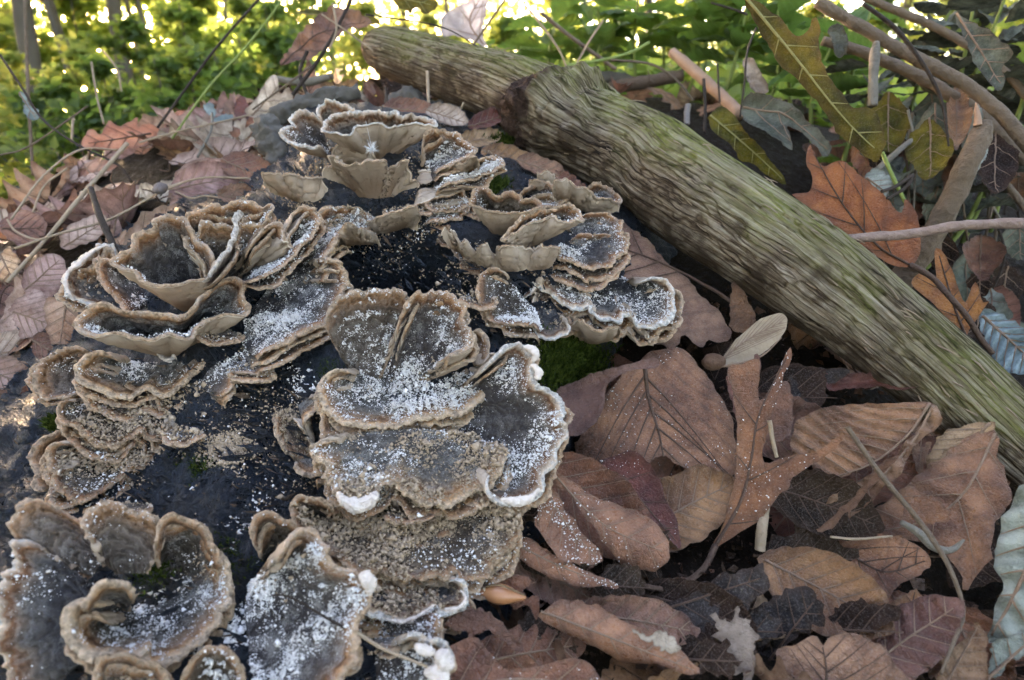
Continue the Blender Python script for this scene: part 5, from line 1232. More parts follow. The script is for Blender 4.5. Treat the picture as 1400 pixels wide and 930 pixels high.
leaf('V', [(228, -20), (290, 10), (380, 70), (420, 110), (460, 140), (500, 115), (520, 60), (545, 52), (556, 120), (545, 180), (570, 280), (600, 330), (650, 390), (700, 445), (750, 438), (800, 480), (822, 560), (817, 620), (780, 675), (700, 612), (630, 562), (580, 472), (520, 402), (470, 342), (400, 282), (340, 192), (290, 102)], [(240, -10), (400, 180), (520, 330), (650, 490), (800, 640)], 72, d=3.0,
     mat='olive', label='long olive-green leaf hanging in the upper right', name='olive_leaf', nv=5, vr=0.006, fold=-0.25, rough=0.03, vein=VEING, jag=0.006)
leaf('V', [(85, 490), (130, 448), (190, 470), (232, 530), (292, 600), (352, 670), (412, 762), (330, 732), (280, 682), (220, 662), (180, 602), (120, 560)], [(95, 480), (250, 610), (405, 755)], 62, d=3.6, mat='olive', label='small olive leaf with holes lying behind the branch', name='olive_leaf', nv=4, vr=0.005, vein=VEING, rough=0.05)
leaf('V', [(225, 440), (280, 403), (380, 420), (450, 470), (520, 530), (595, 622), (560, 662), (480, 562), (410, 540), (432, 652), (370, 642), (290, 592), (240, 530)], [(230, 450), (400, 480), (590, 640)], 58, d=3.5, mat='greygreen', label='withered grey-green leaf curled beside the olive one', nv=4, vr=0.005, edge=0.14, rough=0.06, curl=0.25, vein=VEINL)
leaf('V', [(1110, 50), (1180, 90), (1260, 140), (1345, 235), (1310, 280), (1325, 340), (1290, 380), (1240, 330), (1190, 260), (1160, 180)], [(1120, 55), (1310, 360)], 66, d=3.4, mat='greygreen', label='drooping dull green leaf near the top right corner', name='green_leaf', nv=5, vr=0.005, curl=0.2, rough=0.06, vein=VEINL)
leaf('V', [(590, 120), (640, 110), (665, 170), (660, 230), (620, 240), (600, 190)], [(600, 125), (650, 235)], 62, d=3.5, mat='greygreen', label='shrivelled grey leaf hanging beside the twin brown stems', nv=0, rough=0.12, edge=0.2)
leaf('V', [(230, 260), (270, 250), (300, 300), (340, 370), (300, 395), (250, 350)], [(240, 260), (320, 390)], 60, d=3.9, mat='pale', label='shrivelled pale leaf left of the hanging olive leaf', nv=0, rough=0.12, edge=0.2)
leaf('V', [(740, 730), (790, 700), (850, 750), (830, 820), (780, 830), (745, 790)], [(745, 740), (840, 810)], 60, d=3.3, mat='sage', label='pale grey leaf just behind the orange leaf tip', nv=3, vr=0.004, vein=VEINL)
# dead hanging leaves in the dark tangle at the right
for k in range(80):
    x = rng.uniform(1180, 1420); y = rng.uniform(150, 500)
    if y > 0.95 * (x - 1400) + 520: continue
    w = rng.uniform(14, 34); h = rng.uniform(20, 48); mt_ = str(rng.choice(['greygreen', 'dark', 'dark', 'olive', 'sage', 'brown', 'greygreen']))
    pts = [(x, y - h), (x + w * .7, y - h * .5), (x + w, y), (x + w * .6, y + h * .6), (x + rng.uniform(-6, 6), y + h), (x - w * .7, y + h * .5), (x - w, y - h * .1), (x - w * .6, y - h * .6)]
    leaf('0', pts, [(x, y - h), (x, y + h)], rng.uniform(30, 80), rng.uniform(-40, 40), d=rng.uniform(3.3, 4.6), mat=mt_, label=uniq(f'withered {CW[mt_]} tangle leaf {near_what(x, y)}'), group='withered leaves in the tangle',
         nv=3, vr=0.004, rough=0.10, edge=0.12, res=200, curl=rng.uniform(-.3, .5), vein=VEINL)

# ------------------------------------------------------------------ left bank, traced leaves
leaf('Y', [(325, 290), (345, 232), (372, 224), (400, 242), (430, 188), (470, 212), (510, 195), (549, 176), (546, 215), (597, 200), (642, 236), (600, 262), (560, 292), (500, 302), (420, 307)], [(600, 240), (480, 260), (340, 280)], 58, d=4.75, mat='rust', label='bright rusty oak leaf on the crest of the left bank', name='oak_leaf', nv=4, vr=0.006, rough=0.03, jag=0.006)
leaf('Y', [(655, 215), (690, 160), (730, 150), (760, 170), (805, 165), (800, 190), (750, 205), (700, 220)], [(660, 212), (800, 172)], 60, d=5.2, mat='rust', label='small rusty leaf behind the bright oak leaf on the bank', name='oak_leaf', nv=3, vr=0.006)
leaf('Y', [(690, 480), (700, 402), (760, 352), (850, 335), (932, 345), (890, 382), (862, 422), (852, 500), (800, 522), (740, 572), (655, 582)], [(920, 350), (800, 430), (670, 575)], 52, d=3.9, mat='lilac', label='large pale lilac leaf lying behind the rosette on the left bank', nv=6, vr=0.005, rough=0.04, vein=VEINL)
leaf('Y', [(850, 420), (940, 440), (1005, 490), (960, 520), (880, 530), (800, 540), (830, 480)], [(830, 500), (1000, 488)], 50, d=3.75, mat='pale', label='pale dry leaf just above the back fan of the rosette', nv=4, vr=0.005, rough=0.06, vein=VEINL)
leaf('C', [(-60, 520), (30, 515), (80, 535), (100, 600), (110, 680), (60, 760), (0, 790), (-50, 700)], [(40, 520), (0, 780)], 52, d=2.98, mat='peach', label='peach-coloured leaf beside the white-margined bracket', nv=4, vr=0.004, rough=0.05, vein=VEINL)
leaf('C', [(-230, 560), (-120, 480), (-60, 520), (-40, 620), (-90, 700), (-180, 690)], [(-220, 580), (-50, 640)], 50, d=3.1, mat='lilac', label='pale lilac leaf left of the peach-coloured leaf', nv=4, vr=0.004, rough=0.05, vein=VEINL, jag=0.015)
leaf('Y', [(0, 720), (40, 690), (75, 740), (60, 800), (20, 830), (-20, 800)], [(0, 720), (50, 820)], 52, d=3.35, mat='peach', label='orange-tan leaf at the left edge of the bank', nv=3, vr=0.004, rough=0.08, vein=VEINL)
leaf('Y', [(240, 640), (300, 590), (400, 560), (440, 600), (380, 660), (300, 690), (250, 700)], [(250, 690), (430, 580)], 50, d=3.7, mat='lilac', label='lilac-brown leaf under the dark stick on the bank', nv=5, vr=0.004, rough=0.05, vein=VEINL)
leaf('Y', [(440, 600), (430, 520), (480, 450), (490, 500), (470, 560), (480, 640), (450, 660)], [(450, 650), (480, 460)], 55, d=3.85, mat='lilac', label='narrow lilac leaf right of the dark stick', nv=4, vr=0.004, rough=0.06, vein=VEINL)
leaf('Y', [(0, 600), (80, 540), (150, 560), (190, 620), (120, 680), (40, 660)], [(10, 620), (180, 615)], 50, d=3.6, mat='mauve', label='mauve leaf under the straws at the left edge', nv=4, vr=0.004, rough=0.06)
leaf('Y', [(100, 780), (180, 720), (250, 740), (260, 830), (190, 900), (110, 880), (80, 830)], [(100, 860), (240, 740)], 50, d=3.2, mat='lilac', label='lilac leaf left of the white-margined bracket', nv=5, vr=0.004, rough=0.05, vein=VEINL)
leaf('Z', [(660, 145), (662, 70), (720, 30), (770, 0), (825, -20), (818, 60), (806, 120), (822, 172), (760, 150), (700, 140)], [(810, 165), (760, 80), (800, -10)], 66, d=5.2, mat='white', label='large whitish leaf standing behind the far end of the branch', nv=3, vr=0.006, vein=VEINL, fold=0.2)
leaf('Z', [(60, 245), (100, 180), (160, 100), (230, 40), (300, 30), (370, 60), (400, 90), (330, 110), (250, 170), (180, 215), (110, 235)], [(65, 245), (200, 130), (390, 80)], 62, d=4.9, mat='brown', label='drooping brown frond-like leaf at the top, left of the branch end', nv=6, vr=0.005, rough=0.08, edge=0.1, jag=0.02)
leaf('Z', [(120, 50), (170, 35), (250, 45), (400, 60), (430, 90), (330, 80), (220, 60)], [(125, 48), (425, 85)], 45, d=5.0, mat='olive', label='thin olive leaf above the drooping brown frond', name='olive_leaf', nv=2, vr=0.004, vein=VEING)
leaf('Z', [(480, -20), (500, 30), (540, 45), (560, 30), (600, 50), (640, 20), (600, -20)], [(490, -10), (620, 20)], 60, d=4.7, mat='olive', label='dark and yellow leaf on top of the branch end', name='olive_leaf', nv=2, vr=0.004, vein=VEING, rough=0.08)
leaf('Y', [(1010, 110), (1060, 30), (1100, 10), (1110, 80), (1150, 60), (1165, 130), (1090, 160), (1010, 180), (970, 150)], [(1000, 170), (1120, 40)], 60, d=4.7, mat='pale', label='pale crumpled leaf above the grey wood', nv=3, vr=0.005, vein=VEINL, rough=0.08)
leaf('Y', [(930, 130), (960, 90), (990, 130), (980, 190), (940, 180)], [(940, 180), (975, 100)], 60, d=4.8, mat='oak', label='little reddish leaf above the grey wood', nv=0, rough=0.08)
leaf('Y', [(70, 75), (105, 85), (115, 130), (150, 150), (150, 185), (120, 185), (90, 155), (95, 115)], [(75, 78), (145, 185)], 74, 20, d=4.0, mat='bluegreen', label='pale bluish leaf hanging from a thin stem at the left', name='green_leaf', nv=2, vr=0.004, vein=VEINL, fold=0.3)
leaf('Y', [(805, 125), (840, 120), (857, 150), (850, 172), (820, 160)], [(808, 128), (852, 168)], 60, d=4.7, mat='bluegreen', label='small pale bluish leaf on the bank crest', name='green_leaf', nv=0)
leaf('Y', [(850, 190), (875, 165), (925, 168), (900, 190)], [(855, 188), (920, 170)], 50, d=4.6, mat='bluegreen', label='flat pale bluish leaf beside the grey wood', name='green_leaf', nv=0)
leaf('Z', [(0, 640), (30, 560), (60, 480), (110, 540), (120, 620), (60, 680)], [(30, 660), (70, 500)], 52, d=3.95, mat='mauve', label='brown leaf at the left of the top fungus cup', nv=3, vr=0.004, rough=0.08)

# ------------------------------------------------------------------ scattered litter: leaf shapes shared by many copies
def leaf_proto(kind, sd):
    if kind == 'beech':
        t = np.linspace(0, 1, 9); w = np.sin(np.pi * t ** 0.85) ** 0.8 * 0.27
        L = np.c_[t - 0.5, w][1:-1]; Rr = np.c_[t - 0.5, -w][1:-1][::-1]
        ol = np.vstack([[[-0.5, 0]], L, [[0.5, 0.0]], Rr])
    else:
        t = np.linspace(0.06, 0.94, 10); w = np.sin(np.pi * t ** 0.8) ** 0.7 * 0.27 * (1 + 0.24 * np.cos(np.arange(10) * np.pi))
        L = np.c_[t - 0.5, w]; Rr = np.c_[t - 0.5, -w][::-1]
        ol = np.vstack([[[-0.5, 0]], L, [[0.5, 0.0]], Rr])
    r = np.random.default_rng(int(sd * 10))
    v, f, acc, z, at = leaf_geo(ol, np.array([[-0.5, 0], [0, 0.01], [0.5, 0]]), curl=r.uniform(-0.3, 0.45), fold=r.uniform(-0.1, 0.3), pleat=0.012 if kind == 'beech' else 0.0, pfreq=7, bend=r.uniform(-0.7, 0.7), rough=0.07, edge=r.uniform(0, 0.14), seed=sd, res=240, nv=6 if kind == 'beech' else 4, vr=0.007)
    me = mesh_from('blade', v, f, attrs=at)
    vm = mesh_from('veins', np.vstack(acc.v), acc.f)
    sv, sf = tube_geo(np.array([[-0.5, 0, float(z(np.array([[-0.5, 0]]))[0])], [-0.58, 0.01, 0.02], [-0.68, 0.04, 0.05]]), [0.010, 0.009, 0.008], 6, n=8)
    return me, vm, mesh_from('stalk', sv, sf)


PROTO = {}
for kind in ('beech', 'oak'):
    for k in range(6):
        PROTO[(kind, k)] = leaf_proto(kind, k * 7.3 + (3 if kind == 'oak' else 1))
_mc = {}


def with_mat(me, mat):
    key = (me.name, mat.name)
    if key not in _mc:
        c = me.copy(); c.materials.clear(); c.materials.append(mat); _mc[key] = c
    return _mc[key]


def put_leaf(pos, n, yaw, size, kind, mats, label, group):
    k = int(rng.integers(0, 6)); mn = str(rng.choice(mats)); mat = LM[mn]
    sz = 'small ' if size < 0.45 else ('large ' if size > 0.66 else '')
    label = uniq(f"{sz}{CW[mn]} {'lobed' if kind == 'oak' else 'oval'} dead leaf {near_what(*pix(pos))}")
    me, vm, sm = PROTO[(kind, k)]
    root = empty('oak_leaf' if kind == 'oak' else 'beech_leaf', pos, label, 'leaf', group)
    q = Vector(n).to_track_quat('Z', 'Y')
    q = q @ Vector((0, 0, 1)).rotation_difference(Vector((0, 0, 1)))
    from mathutils import Quaternion
    root.rotation_mode = 'QUATERNION'; root.rotation_quaternion = q @ Quaternion((0, 0, 1), yaw)
    root.scale = (size, size * rng.uniform(0.85, 1.15), size)
    mobj('blade', with_mat(me, mat), None, root); mobj('veins', with_mat(vm, VEINL if rng.random() < .5 else VEIN), None, root); mobj('stalk', with_mat(sm, VEIN), None, root)


def ground_normal(x, y):
    e = 0.06
    n = np.array([-(GZ(x + e, y) - GZ(x - e, y)) / (2 * e), -(GZ(x, y + e) - GZ(x, y - e)) / (2 * e), 1.0])
    return n / np.linalg.norm(n)


def litter(cnt, xr, yr, mats, label, group, size=(0.35, 0.75), kinds=('beech', 'oak'), tilt=0.35, lift=(0.0, 0.06), test=None):
    done = 0; tries = 0
    while done < cnt and tries < cnt * 8:
        tries += 1
        x, y = rng.uniform(*xr), rng.uniform(*yr)
        if test is not None:
            p_ = np.array([x, y, float(GZ(x, y))]); dep = p_ @ CF
            if dep < 0.5: continue
            u = 700 + FPX * (p_ @ CR) / dep; v_ = 465 - FPX * (p_ @ CU) / dep
            if not test(u, v_): continue
        n = ground_normal(x, y) + rng.normal(0, tilt, 3); n = n / np.linalg.norm(n)
        if n[2] < 0.15: n[2] = 0.3
        put_leaf((x, y, float(GZ(x, y)) + rng.uniform(*lift)), n, rng.uniform(0, 6.28), rng.uniform(*size), str(rng.choice(kinds)), mats, label, group)
        done += 1


litter(170, (-4.6, -0.6), (2.3, 6.2), ['lilac', 'mauve', 'lilac', 'brown', 'peach', 'rust', 'pale', 'tan', 'dark'], 'dead brown leaf in the litter of the left bank', 'leaves littering the left bank', test=lambda u, v: -60 < u < 480 and 100 < v < 620)
litter(50, (-2.4, 0.8), (3.9, 6.6), ['lilac', 'brown', 'pale', 'tan', 'dark', 'rust'], 'dead leaf in the litter on the crest beyond the fungi', 'leaves on the crest behind the fungi', size=(0.3, 0.6), test=lambda u, v: 240 < u < 720 and 60 < v < 260)
litter(24, (-0.2, 2.6), (1.2, 3.2), ['brown', 'brown', 'mauve', 'dark', 'pink', 'tan'], 'flattened dead leaf deep in the right-hand litter', 'leaves deep in the right-hand litter', tilt=0.3, lift=(-0.04, 0.02), test=lambda u, v: 690 < u < 1440 and 380 < v < 980)
litter(32, (1.0, 6.0), (3.2, 7.5), ['brown', 'tan', 'pale', 'dark', 'rust', 'greygreen', 'mauve'], 'dead leaf on the forest floor behind the branch', 'leaves on the floor behind the branch', test=lambda u, v: 760 < u < 1450 and 60 < v < 480)
# ------------------------------------------------------------------ sticks, straws and stems
stick([(1158, 327, 2.78), (1240, 320, 2.72), (1320, 308, 2.66), (1420, 305, 2.6)], [7.5, 8, 8.5, 8], REDTWIG, 'peeling reddish twig crossing in front of the orange leaf', rough=0.3, freq=18, ns=20)
stick([(1226, 392, 3.3), (1260, 345, 3.2), (1296, 285, 3.1), (1326, 220, 3.0), (1340, 185, 2.98), (1346, 165, 2.97)], [19, 18, 17, 16, 15, 9], STEM, 'snapped-off brown stem leaning at the right', name='snapped_stick', cat='twig', rough=0.28, freq=14, ns=24)
stick([(1337, 172, 2.96), (1336, 155, 2.96), (1334, 141, 2.96)], [6, 4, 1], SPLIT, 'pale splinter on the snapped-off stem', name='splinter', cat='splinter')
stick([(1117, 3, 3.6), (1170, 33, 3.55), (1220, 62, 3.5), (1270, 89, 3.45), (1320, 115, 3.4), (1368, 155, 3.35), (1410, 205, 3.3)], [8.5, 9, 9.5, 10, 10, 10, 10], STEM, 'upper of two thick brown stems arching at the top right', name='twig', cat='twig', rough=0.22, freq=16, ns=18)
stick([(1124, 56, 3.8), (1170, 68, 3.75), (1220, 88, 3.7), (1270, 112, 3.65), (1302, 132, 3.6), (1345, 160, 3.6), (1410, 230, 3.55)], [7, 8.5, 9, 9, 9, 9, 9], STEM, 'lower of two thick brown stems arching at the top right', name='twig', cat='twig', rough=0.22, freq=16, ns=18)
stick([(1160, -12, 3.9), (1229, 16, 3.85), (1270, 33, 3.8), (1321, 61, 3.75), (1370, 95, 3.7), (1420, 150, 3.7)], [5.5, 6, 6, 6, 6, 6], STEM, 'thinner brown stem above the two thick ones', name='twig', cat='twig', rough=0.22, freq=16, ns=18)
stick([(1180, 5, 3.3), (1225, 40, 3.3), (1260, 85, 3.3), (1280, 120, 3.3), (1290, 150, 3.3), (1297, 200, 3.3)], [3, 3.5, 3, 2.6, 2.2, 1.6], DARKTWIG, 'dark thin twig crossing the twin stems')
stick([(1193, 145, 3.5), (1194, 110, 3.5), (1196, 75, 3.5), (1198, 58, 3.5)], [7, 7, 7.5, 5], GREYTWIG, 'upright grey stub with a broken top at the upper right', name='snapped_stick', cat='twig')
stick([(1350, 215, 3.4), (1375, 250, 3.35), (1410, 295, 3.3)], [5, 5, 5], STEM, 'thin brown stem sloping down at the right edge', name='twig', cat='twig')
stick([(1200, 232, 3.6), (1230, 205, 3.6), (1262, 180, 3.65)], [5, 5, 5], GREYTWIG, 'grey twig behind the snapped-off stem')
stick([(1206, 208, 3.05), (1222, 245, 3.05), (1240, 282, 3.05)], [3, 3, 2.5], GREENSTEM, 'yellow-green stalk behind the orange leaf', name='plant_stalk', cat='stalk')
stick([(1205, 262, 2.95), (1225, 255, 2.95), (1248, 240, 2.95), (1236, 258, 2.95), (1212, 272, 2.95)], [2.5, 3, 3.5, 3, 2], DARKTWIG, 'dark bent twig above the orange leaf tip')
for k in range(22):
    x = rng.uniform(1230, 1420); y = rng.uniform(140, 330); d = rng.uniform(3.5, 4.6)
    stick([(x, y, d), (x + rng.uniform(-20, 20), y + 60, d), (x + rng.uniform(-35, 35), y + rng.uniform(110, 190), d + .1)], [2.2, 2.0, 1.6], [DARKTWIG, STEM, GREYTWIG][k % 3], uniq(f'thin dead stem in the tangle, {near_what(x, y + 60)}'), name='dry_twig', cat='twig', group='stems in the tangle', ns=6)
stick([(1158, 584, 2.18), (1205, 650, 2.12), (1250, 704, 2.06), (1280, 745, 2.02), (1302, 785, 1.98), (1317, 836, 1.94), (1303, 880, 1.9), (1286, 922, 1.86)], [4.2, 4, 4, 4, 3.6, 3.2, 2.8, 2.4], STEM, 'thin bent dead stem across the lower right leaves', name='dry_twig', cat='twig')
stick([(1232, 714, 2.12), (1255, 728, 2.11), (1277, 748, 2.1), (1300, 752, 2.1), (1318, 738, 2.1)], [4, 7, 7, 5, 2], GREYTWIG, 'pale grey curled twig on the lower right leaves')
stick([(1135, 734, 2.2), (1170, 737, 2.18), (1220, 733, 2.18)], [2, 2, 1.5], STRAW, 'fine pale rootlet on the shaded leaf')
stick([(1039, 752, 2.28), (1042, 720, 2.28), (1047, 690, 2.32)], [9, 8.5, 7], STRAW, 'short upright straw stub under the oak leaf', name='straw_stub', cat='stub')
stick([(1052, 575, 2.3), (1056, 600, 2.3), (1062, 625, 2.3)], [3.5, 3.5, 3], STRAW, 'short pale stem seen through the oak leaf lobes', name='straw_stub', cat='stub')
stick([(374, 813, 1.72), (400, 818, 1.70), (455, 850, 1.68), (480, 862, 1.66)], [1.6, 1.8, 2, 2], DARKTWIG, 'dark thread-like stem lying on the grey bracket', name='dry_twig', cat='twig')
stick([(484, 862, 1.66), (520, 885, 1.65), (560, 902, 1.64), (585, 912, 1.63)], [3.5, 3.2, 2.4, 1.8], STRAW, 'dry needle pointing at the knobbly white bracket', name='dry_needle', cat='needle')
stick([(174, 196, 3.75), (114, 265, 3.5), (69, 320, 3.3), (10, 386, 3.1)], [3.4, 3.4, 3.2, 3], STRAW, 'long thick pale straw sloping across the left bank', name='straw', cat='straw')
stick([(124, 258, 3.3), (131, 280, 3.22), (138, 300, 3.15), (150, 325, 3.1), (160, 346, 3.05)], [4.5, 5, 5.2, 5, 4.5], DARKTWIG, 'short dark stick standing at the edge of the rosette', name='stick', cat='stick')
stick([(30, 420, 3.1), (60, 396, 3.2), (87, 374, 3.3)], [3.4, 3.4, 3], STICK, 'short brown twig low on the left bank')
stick([(20, 340, 3.0), (80, 320, 3.1), (150, 300, 3.3), (215, 265, 3.4), (250, 250, 3.45)], [2, 2, 2, 2, 1.6], STRAW, 'thin pale stem running to the white acorn cup', name='straw', cat='straw')
for i, (pts, lb) in enumerate([([(15, 300, 3.4), (60, 240, 3.6), (110, 205, 3.8), (160, 205, 4.0)], 'arched straw at the top of the left bank'), ([(45, 290, 3.5), (60, 255, 3.6), (92, 230, 3.7)], 'short curved straw under the arched one'), ([(10, 300, 3.3), (20, 315, 3.3), (40, 325, 3.3), (62, 330, 3.3)], 'hooked straw at the left edge'),
                               ([(190, 195, 4.2), (250, 178, 4.4), (330, 160, 4.6), (400, 140, 4.8)], 'long straw lying along the crest of the bank'), ([(230, 255, 3.5), (280, 243, 3.5), (342, 244, 3.5)], 'curved straw behind the rosette'), ([(240, 262, 3.5), (262, 271, 3.5), (280, 268, 3.5), (300, 270, 3.5)], 'wriggly rootlet behind the rosette')]):
    stick(pts, 1.7, STRAW, lb, name='straw', cat='straw', ns=6)
# stems standing against the woods at the left
for i, (pts, r, mt, lb) in enumerate([([(215, 175, 4.6), (255, 120, 4.6), (300, 60, 4.6), (360, -8, 4.6)], 1.9, DARKTWIG, 'long thin dark stem leaning right at the upper left'), ([(235, 190, 4.5), (285, 120, 4.5), (340, 60, 4.5), (390, -5, 4.5)], 1.7, GREENSTEM, 'greenish stem parallel to the long dark one'),
                                      ([(0, 75, 3.9), (30, 120, 3.9), (60, 165, 3.9), (110, 200, 3.9), (160, 225, 3.9), (180, 250, 3.9)], 1.8, DARKTWIG, 'bent dark stem carrying the bluish leaf at the left'), ([(0, 212, 4.2), (40, 200, 4.2), (120, 145, 4.3)], 1.4, STEM, 'thin bowed stem at the left edge'),
                                      ([(34, 0, 5.5), (38, 110, 5.5), (45, 240, 5.5)], 2.4, STEM, 'straight upright sapling stem near the left edge'), ([(125, 85, 5.0), (132, 130, 5.0), (142, 170, 5.0)], 1.6, STRAW, 'short pale stalk on the skyline of the bank'), ([(140, 68, 5.2), (160, 95, 5.2), (166, 125, 5.2)], 1.5, STRAW, 'bent pale stalk on the skyline of the bank'),
                                      ([(100, 160, 4.6), (98, 195, 4.6)], 2.0, STRAW, 'stubby pale stalk behind the oak leaf'), ([(420, 70, 4.6), (410, 100, 4.6), (422, 135, 4.6)], 3.0, DARKTWIG, 'dark looped stem left of the branch end'), ([(400, 130, 4.5), (430, 90, 4.5), (455, 50, 4.5), (480, 0, 4.5)], 3.0, DARKTWIG, 'dark forked stem left of the branch end'),
                                      ([(455, 5, 4.4), (460, 40, 4.4), (450, 68, 4.4)], 1.8, STRAW, 'pale dangling stalk above the branch end'), ([(440, 20, 4.4), (470, 40, 4.4), (510, 70, 4.4)], 1.4, STRAW, 'fine pale twig touching the branch end'), ([(527, 120, 4.3), (530, 150, 4.2), (533, 160, 4.1)], 2.6, DARKTWIG, 'dark upright stalk under the branch'),
                                      ([(584, 98, 4.15), (586, 140, 4.1), (587, 165, 4.05)], 2.8, STRAW, 'pale broken straw upright in front of the branch'), ([(622, 172, 4.1), (628, 155, 4.1), (634, 140, 4.1)], 1.6, STRAW, 'slanting straw in the gap under the branch'), ([(500, 20, 4.5), (600, 36, 4.4), (660, 68, 4.2)], 1.2, DARKTWIG, 'fine dark twig lying on top of the branch'),
                                      ([(290, 155, 4.6), (288, 180, 4.5), (270, 215, 4.4)], 2.0, GREYTWIG, 'greenish bent stalk on the bank crest'), ([(345, 150, 4.4), (400, 110, 4.4), (425, 90, 4.4)], 1.5, STEM, 'thin brown stem over the grey wood')]):
    stick(pts, r, mt, lb, name='twig', cat='twig', ns=6, rough=0.08)
stick([(380, 108, 4.9), (400, 112, 4.9), (425, 112, 4.9), (455, 104, 4.9)], [5, 6, 6.5, 5], GREYTWIG, 'lichen-grey twig left of the branch end')
stick([(345, 180, 4.2), (380, 160, 4.25), (430, 140, 4.3), (490, 125, 4.4)], [8, 13, 15, 11], GREYWOOD, 'weathered grey wood behind the top fungus cup', name='dead_wood', cat='wood', rough=0.7, ns=40, freq=22)
stick([(362, 165, 3.95), (372, 195, 3.9), (384, 232, 3.85)], [16, 22, 12], GREYWOOD, 'dark grey wood slab left of the top fungus cup', name='dead_wood', cat='wood', rough=0.7, ns=40, freq=22)
stick([(530, 150, 4.6), (560, 140, 4.6), (590, 165, 4.5)], [14, 20, 12], GREYWOOD, 'rounded grey wood lump under the branch', name='dead_wood', cat='wood', rough=0.6, ns=40, freq=20)
# beyond the branch
stick([(919, 72, 5.6), (950, 98, 5.4), (985, 130, 5.2), (1012, 158, 5.0)], [8, 9, 9.5, 10], SPLIT, 'split reddish stake leaning beyond the branch', name='split_stake', cat='stake', rough=0.2)
stick([(834, 120, 6.2), (870, 114, 6.1), (905, 108, 6.0), (934, 103, 5.9)], [9, 10, 10, 9], STICK, 'short brown log lying beyond the branch', name='small_log', cat='log', rough=0.2)
stick([(800, 108, 6.6), (840, 106, 6.5), (870, 112, 6.4)], [8, 9, 7], GREYWOOD, 'grey log end behind the short brown log', name='small_log', cat='log', rough=0.25)
for i, (pts, r, mt, lb) in enumerate([([(715, 5, 5.2), (745, 40, 5.2), (765, 70, 5.2), (777, 98, 5.2)], 1.6, STRAW, 'leaning pale stem above the middle of the branch'), ([(740, 18, 5.6), (780, 50, 5.6), (815, 75, 5.6), (842, 95, 5.6)], 3.2, STEM, 'slanting brown twig above the middle of the branch'), ([(775, 90, 5.0), (825, 82, 5.0), (862, 72, 5.0), (888, 58, 5.0)], 2.6, GREENSTEM, 'green-grey twig rising to the right above the branch'),
                                      ([(835, 82, 4.9), (890, 88, 4.9), (925, 110, 4.9), (948, 138, 4.9)], 2.0, STEM, 'curved thin twig beyond the branch'), ([(788, 88, 5.2), (805, 58, 5.2), (825, 28, 5.2)], 1.8, STRAW, 'grey upright twig beyond the branch'), ([(963, 182, 4.0), (964, 150, 4.0), (962, 108, 4.0)], 2.6, DARKTWIG, 'upright black stalk beside the olive leaf'), ([(984, 140, 4.2), (982, 110, 4.2), (981, 88, 4.2)], 1.6, DARKTWIG, 'thin black stalk in front of the stake'),
                                      ([(1012, 160, 3.8), (1018, 110, 3.8), (1022, 70, 3.8), (1034, 38, 3.8)], 1.6, DARKTWIG, 'wiry dark stalk left of the hanging olive leaf'), ([(972, 4, 4.5), (1000, 12, 4.5), (1022, 20, 4.5)], 1.8, DARKTWIG, 'dark twig reaching the hanging olive leaf'), ([(939, 170, 4.6), (939, 155, 4.6), (941, 143, 4.6)], 5.0, LM['white'], 'short white stub beyond the branch'),
                                      ([(648, 60, 5.0), (690, 0, 5.0), (700, -20, 5.0)], 1.8, STEM, 'thin upright stem behind the whitish leaf')]):
    stick(pts, r, mt, lb, name='twig', cat='twig', ns=7, rough=0.08)


# ------------------------------------------------------------------ seeds
def lathe(name, p0, p1, prof, mat, parent, base, ns=18, rough=0.0):
    t = np.linspace(0, 1, len(prof))
    pts = p0[None] + (p1 - p0)[None] * t[:, None]
    v, f = tube_geo(pts, prof, ns, rough, 20, len(prof) * 4)
    mobj(name, mesh_from(name, v - base, f), mat, parent)


p0, p1 = unp(px('S', [(708, 582), (893, 608)]), np.array([1.99, 1.97]))
root = empty('leaf_bud', p0, 'glossy orange-brown pointed bud lying below the central fungus', 'bud')
r = 38 / 2.8 / FPX * 1.98
lathe('scales', p0, p1, r * np.array([0.15, 0.62, 0.95, 1.0, 0.8, 0.45, 0.12]), SEED, root, p0, 20, 0.06)
v, f = tube_geo(unp(px('S', [(712, 575), (790, 560), (890, 600)]), np.array([1.985, 1.955, 1.965])), [0.002, 0.004, 0.002], 6, n=16)
mobj('ridge', mesh_from('ridge', v - p0, f), LM['tan'], root)

ol = [(225, 632), (235, 600), (280, 545), (340, 500), (390, 482), (413, 500), (405, 540), (370, 580), (320, 612), (260, 637)]
LM['samara'] = SAM
sam = leaf('R', ol, [(215, 625), (300, 560), (405, 505)], 55, d=2.72, mat='samara', label='pale winged maple seed lying on the leaves under the branch', cat='seed', name='winged_seed', nv=10, vr=0.0035, rough=0.03, vein=VEINL, vang=18, jag=0.003)
b3 = Vector(sam.location)
nb = unp(px('R', [(170, 625), (232, 622)]), np.array([2.69, 2.70]))
lathe('nut', nb[0], nb[1], 24 / 2.113 / FPX * 2.7 * np.array([0.3, 0.9, 1.05, 0.9, 0.5]), LM['tan'], sam, np.array(b3), 18, 0.12)
v, f = tube_geo(unp(px('R', [(225, 637), (300, 622), (350, 600), (398, 553)]), np.array([2.69, 2.69, 2.69, 2.69])), [0.006, 0.005, 0.004, 0.003], 6, n=24)
mobj('wing_edge', mesh_from('wing_edge', v - np.array(b3), f), VEINL, sam)

ac = unp(px('Y', [(612, 468), (662, 448)]), np.array([3.4, 3.4]))
root = empty('acorn_cup', ac[0], 'small whitish rounded nut lying on the left bank', 'nut')
lathe('shell', ac[0], ac[1], 22 / 2.9 / FPX * 3.4 * np.array([0.5, 0.95, 1.05, 0.85, 0.35]), LM['white'], root, ac[0], 16, 0.08)

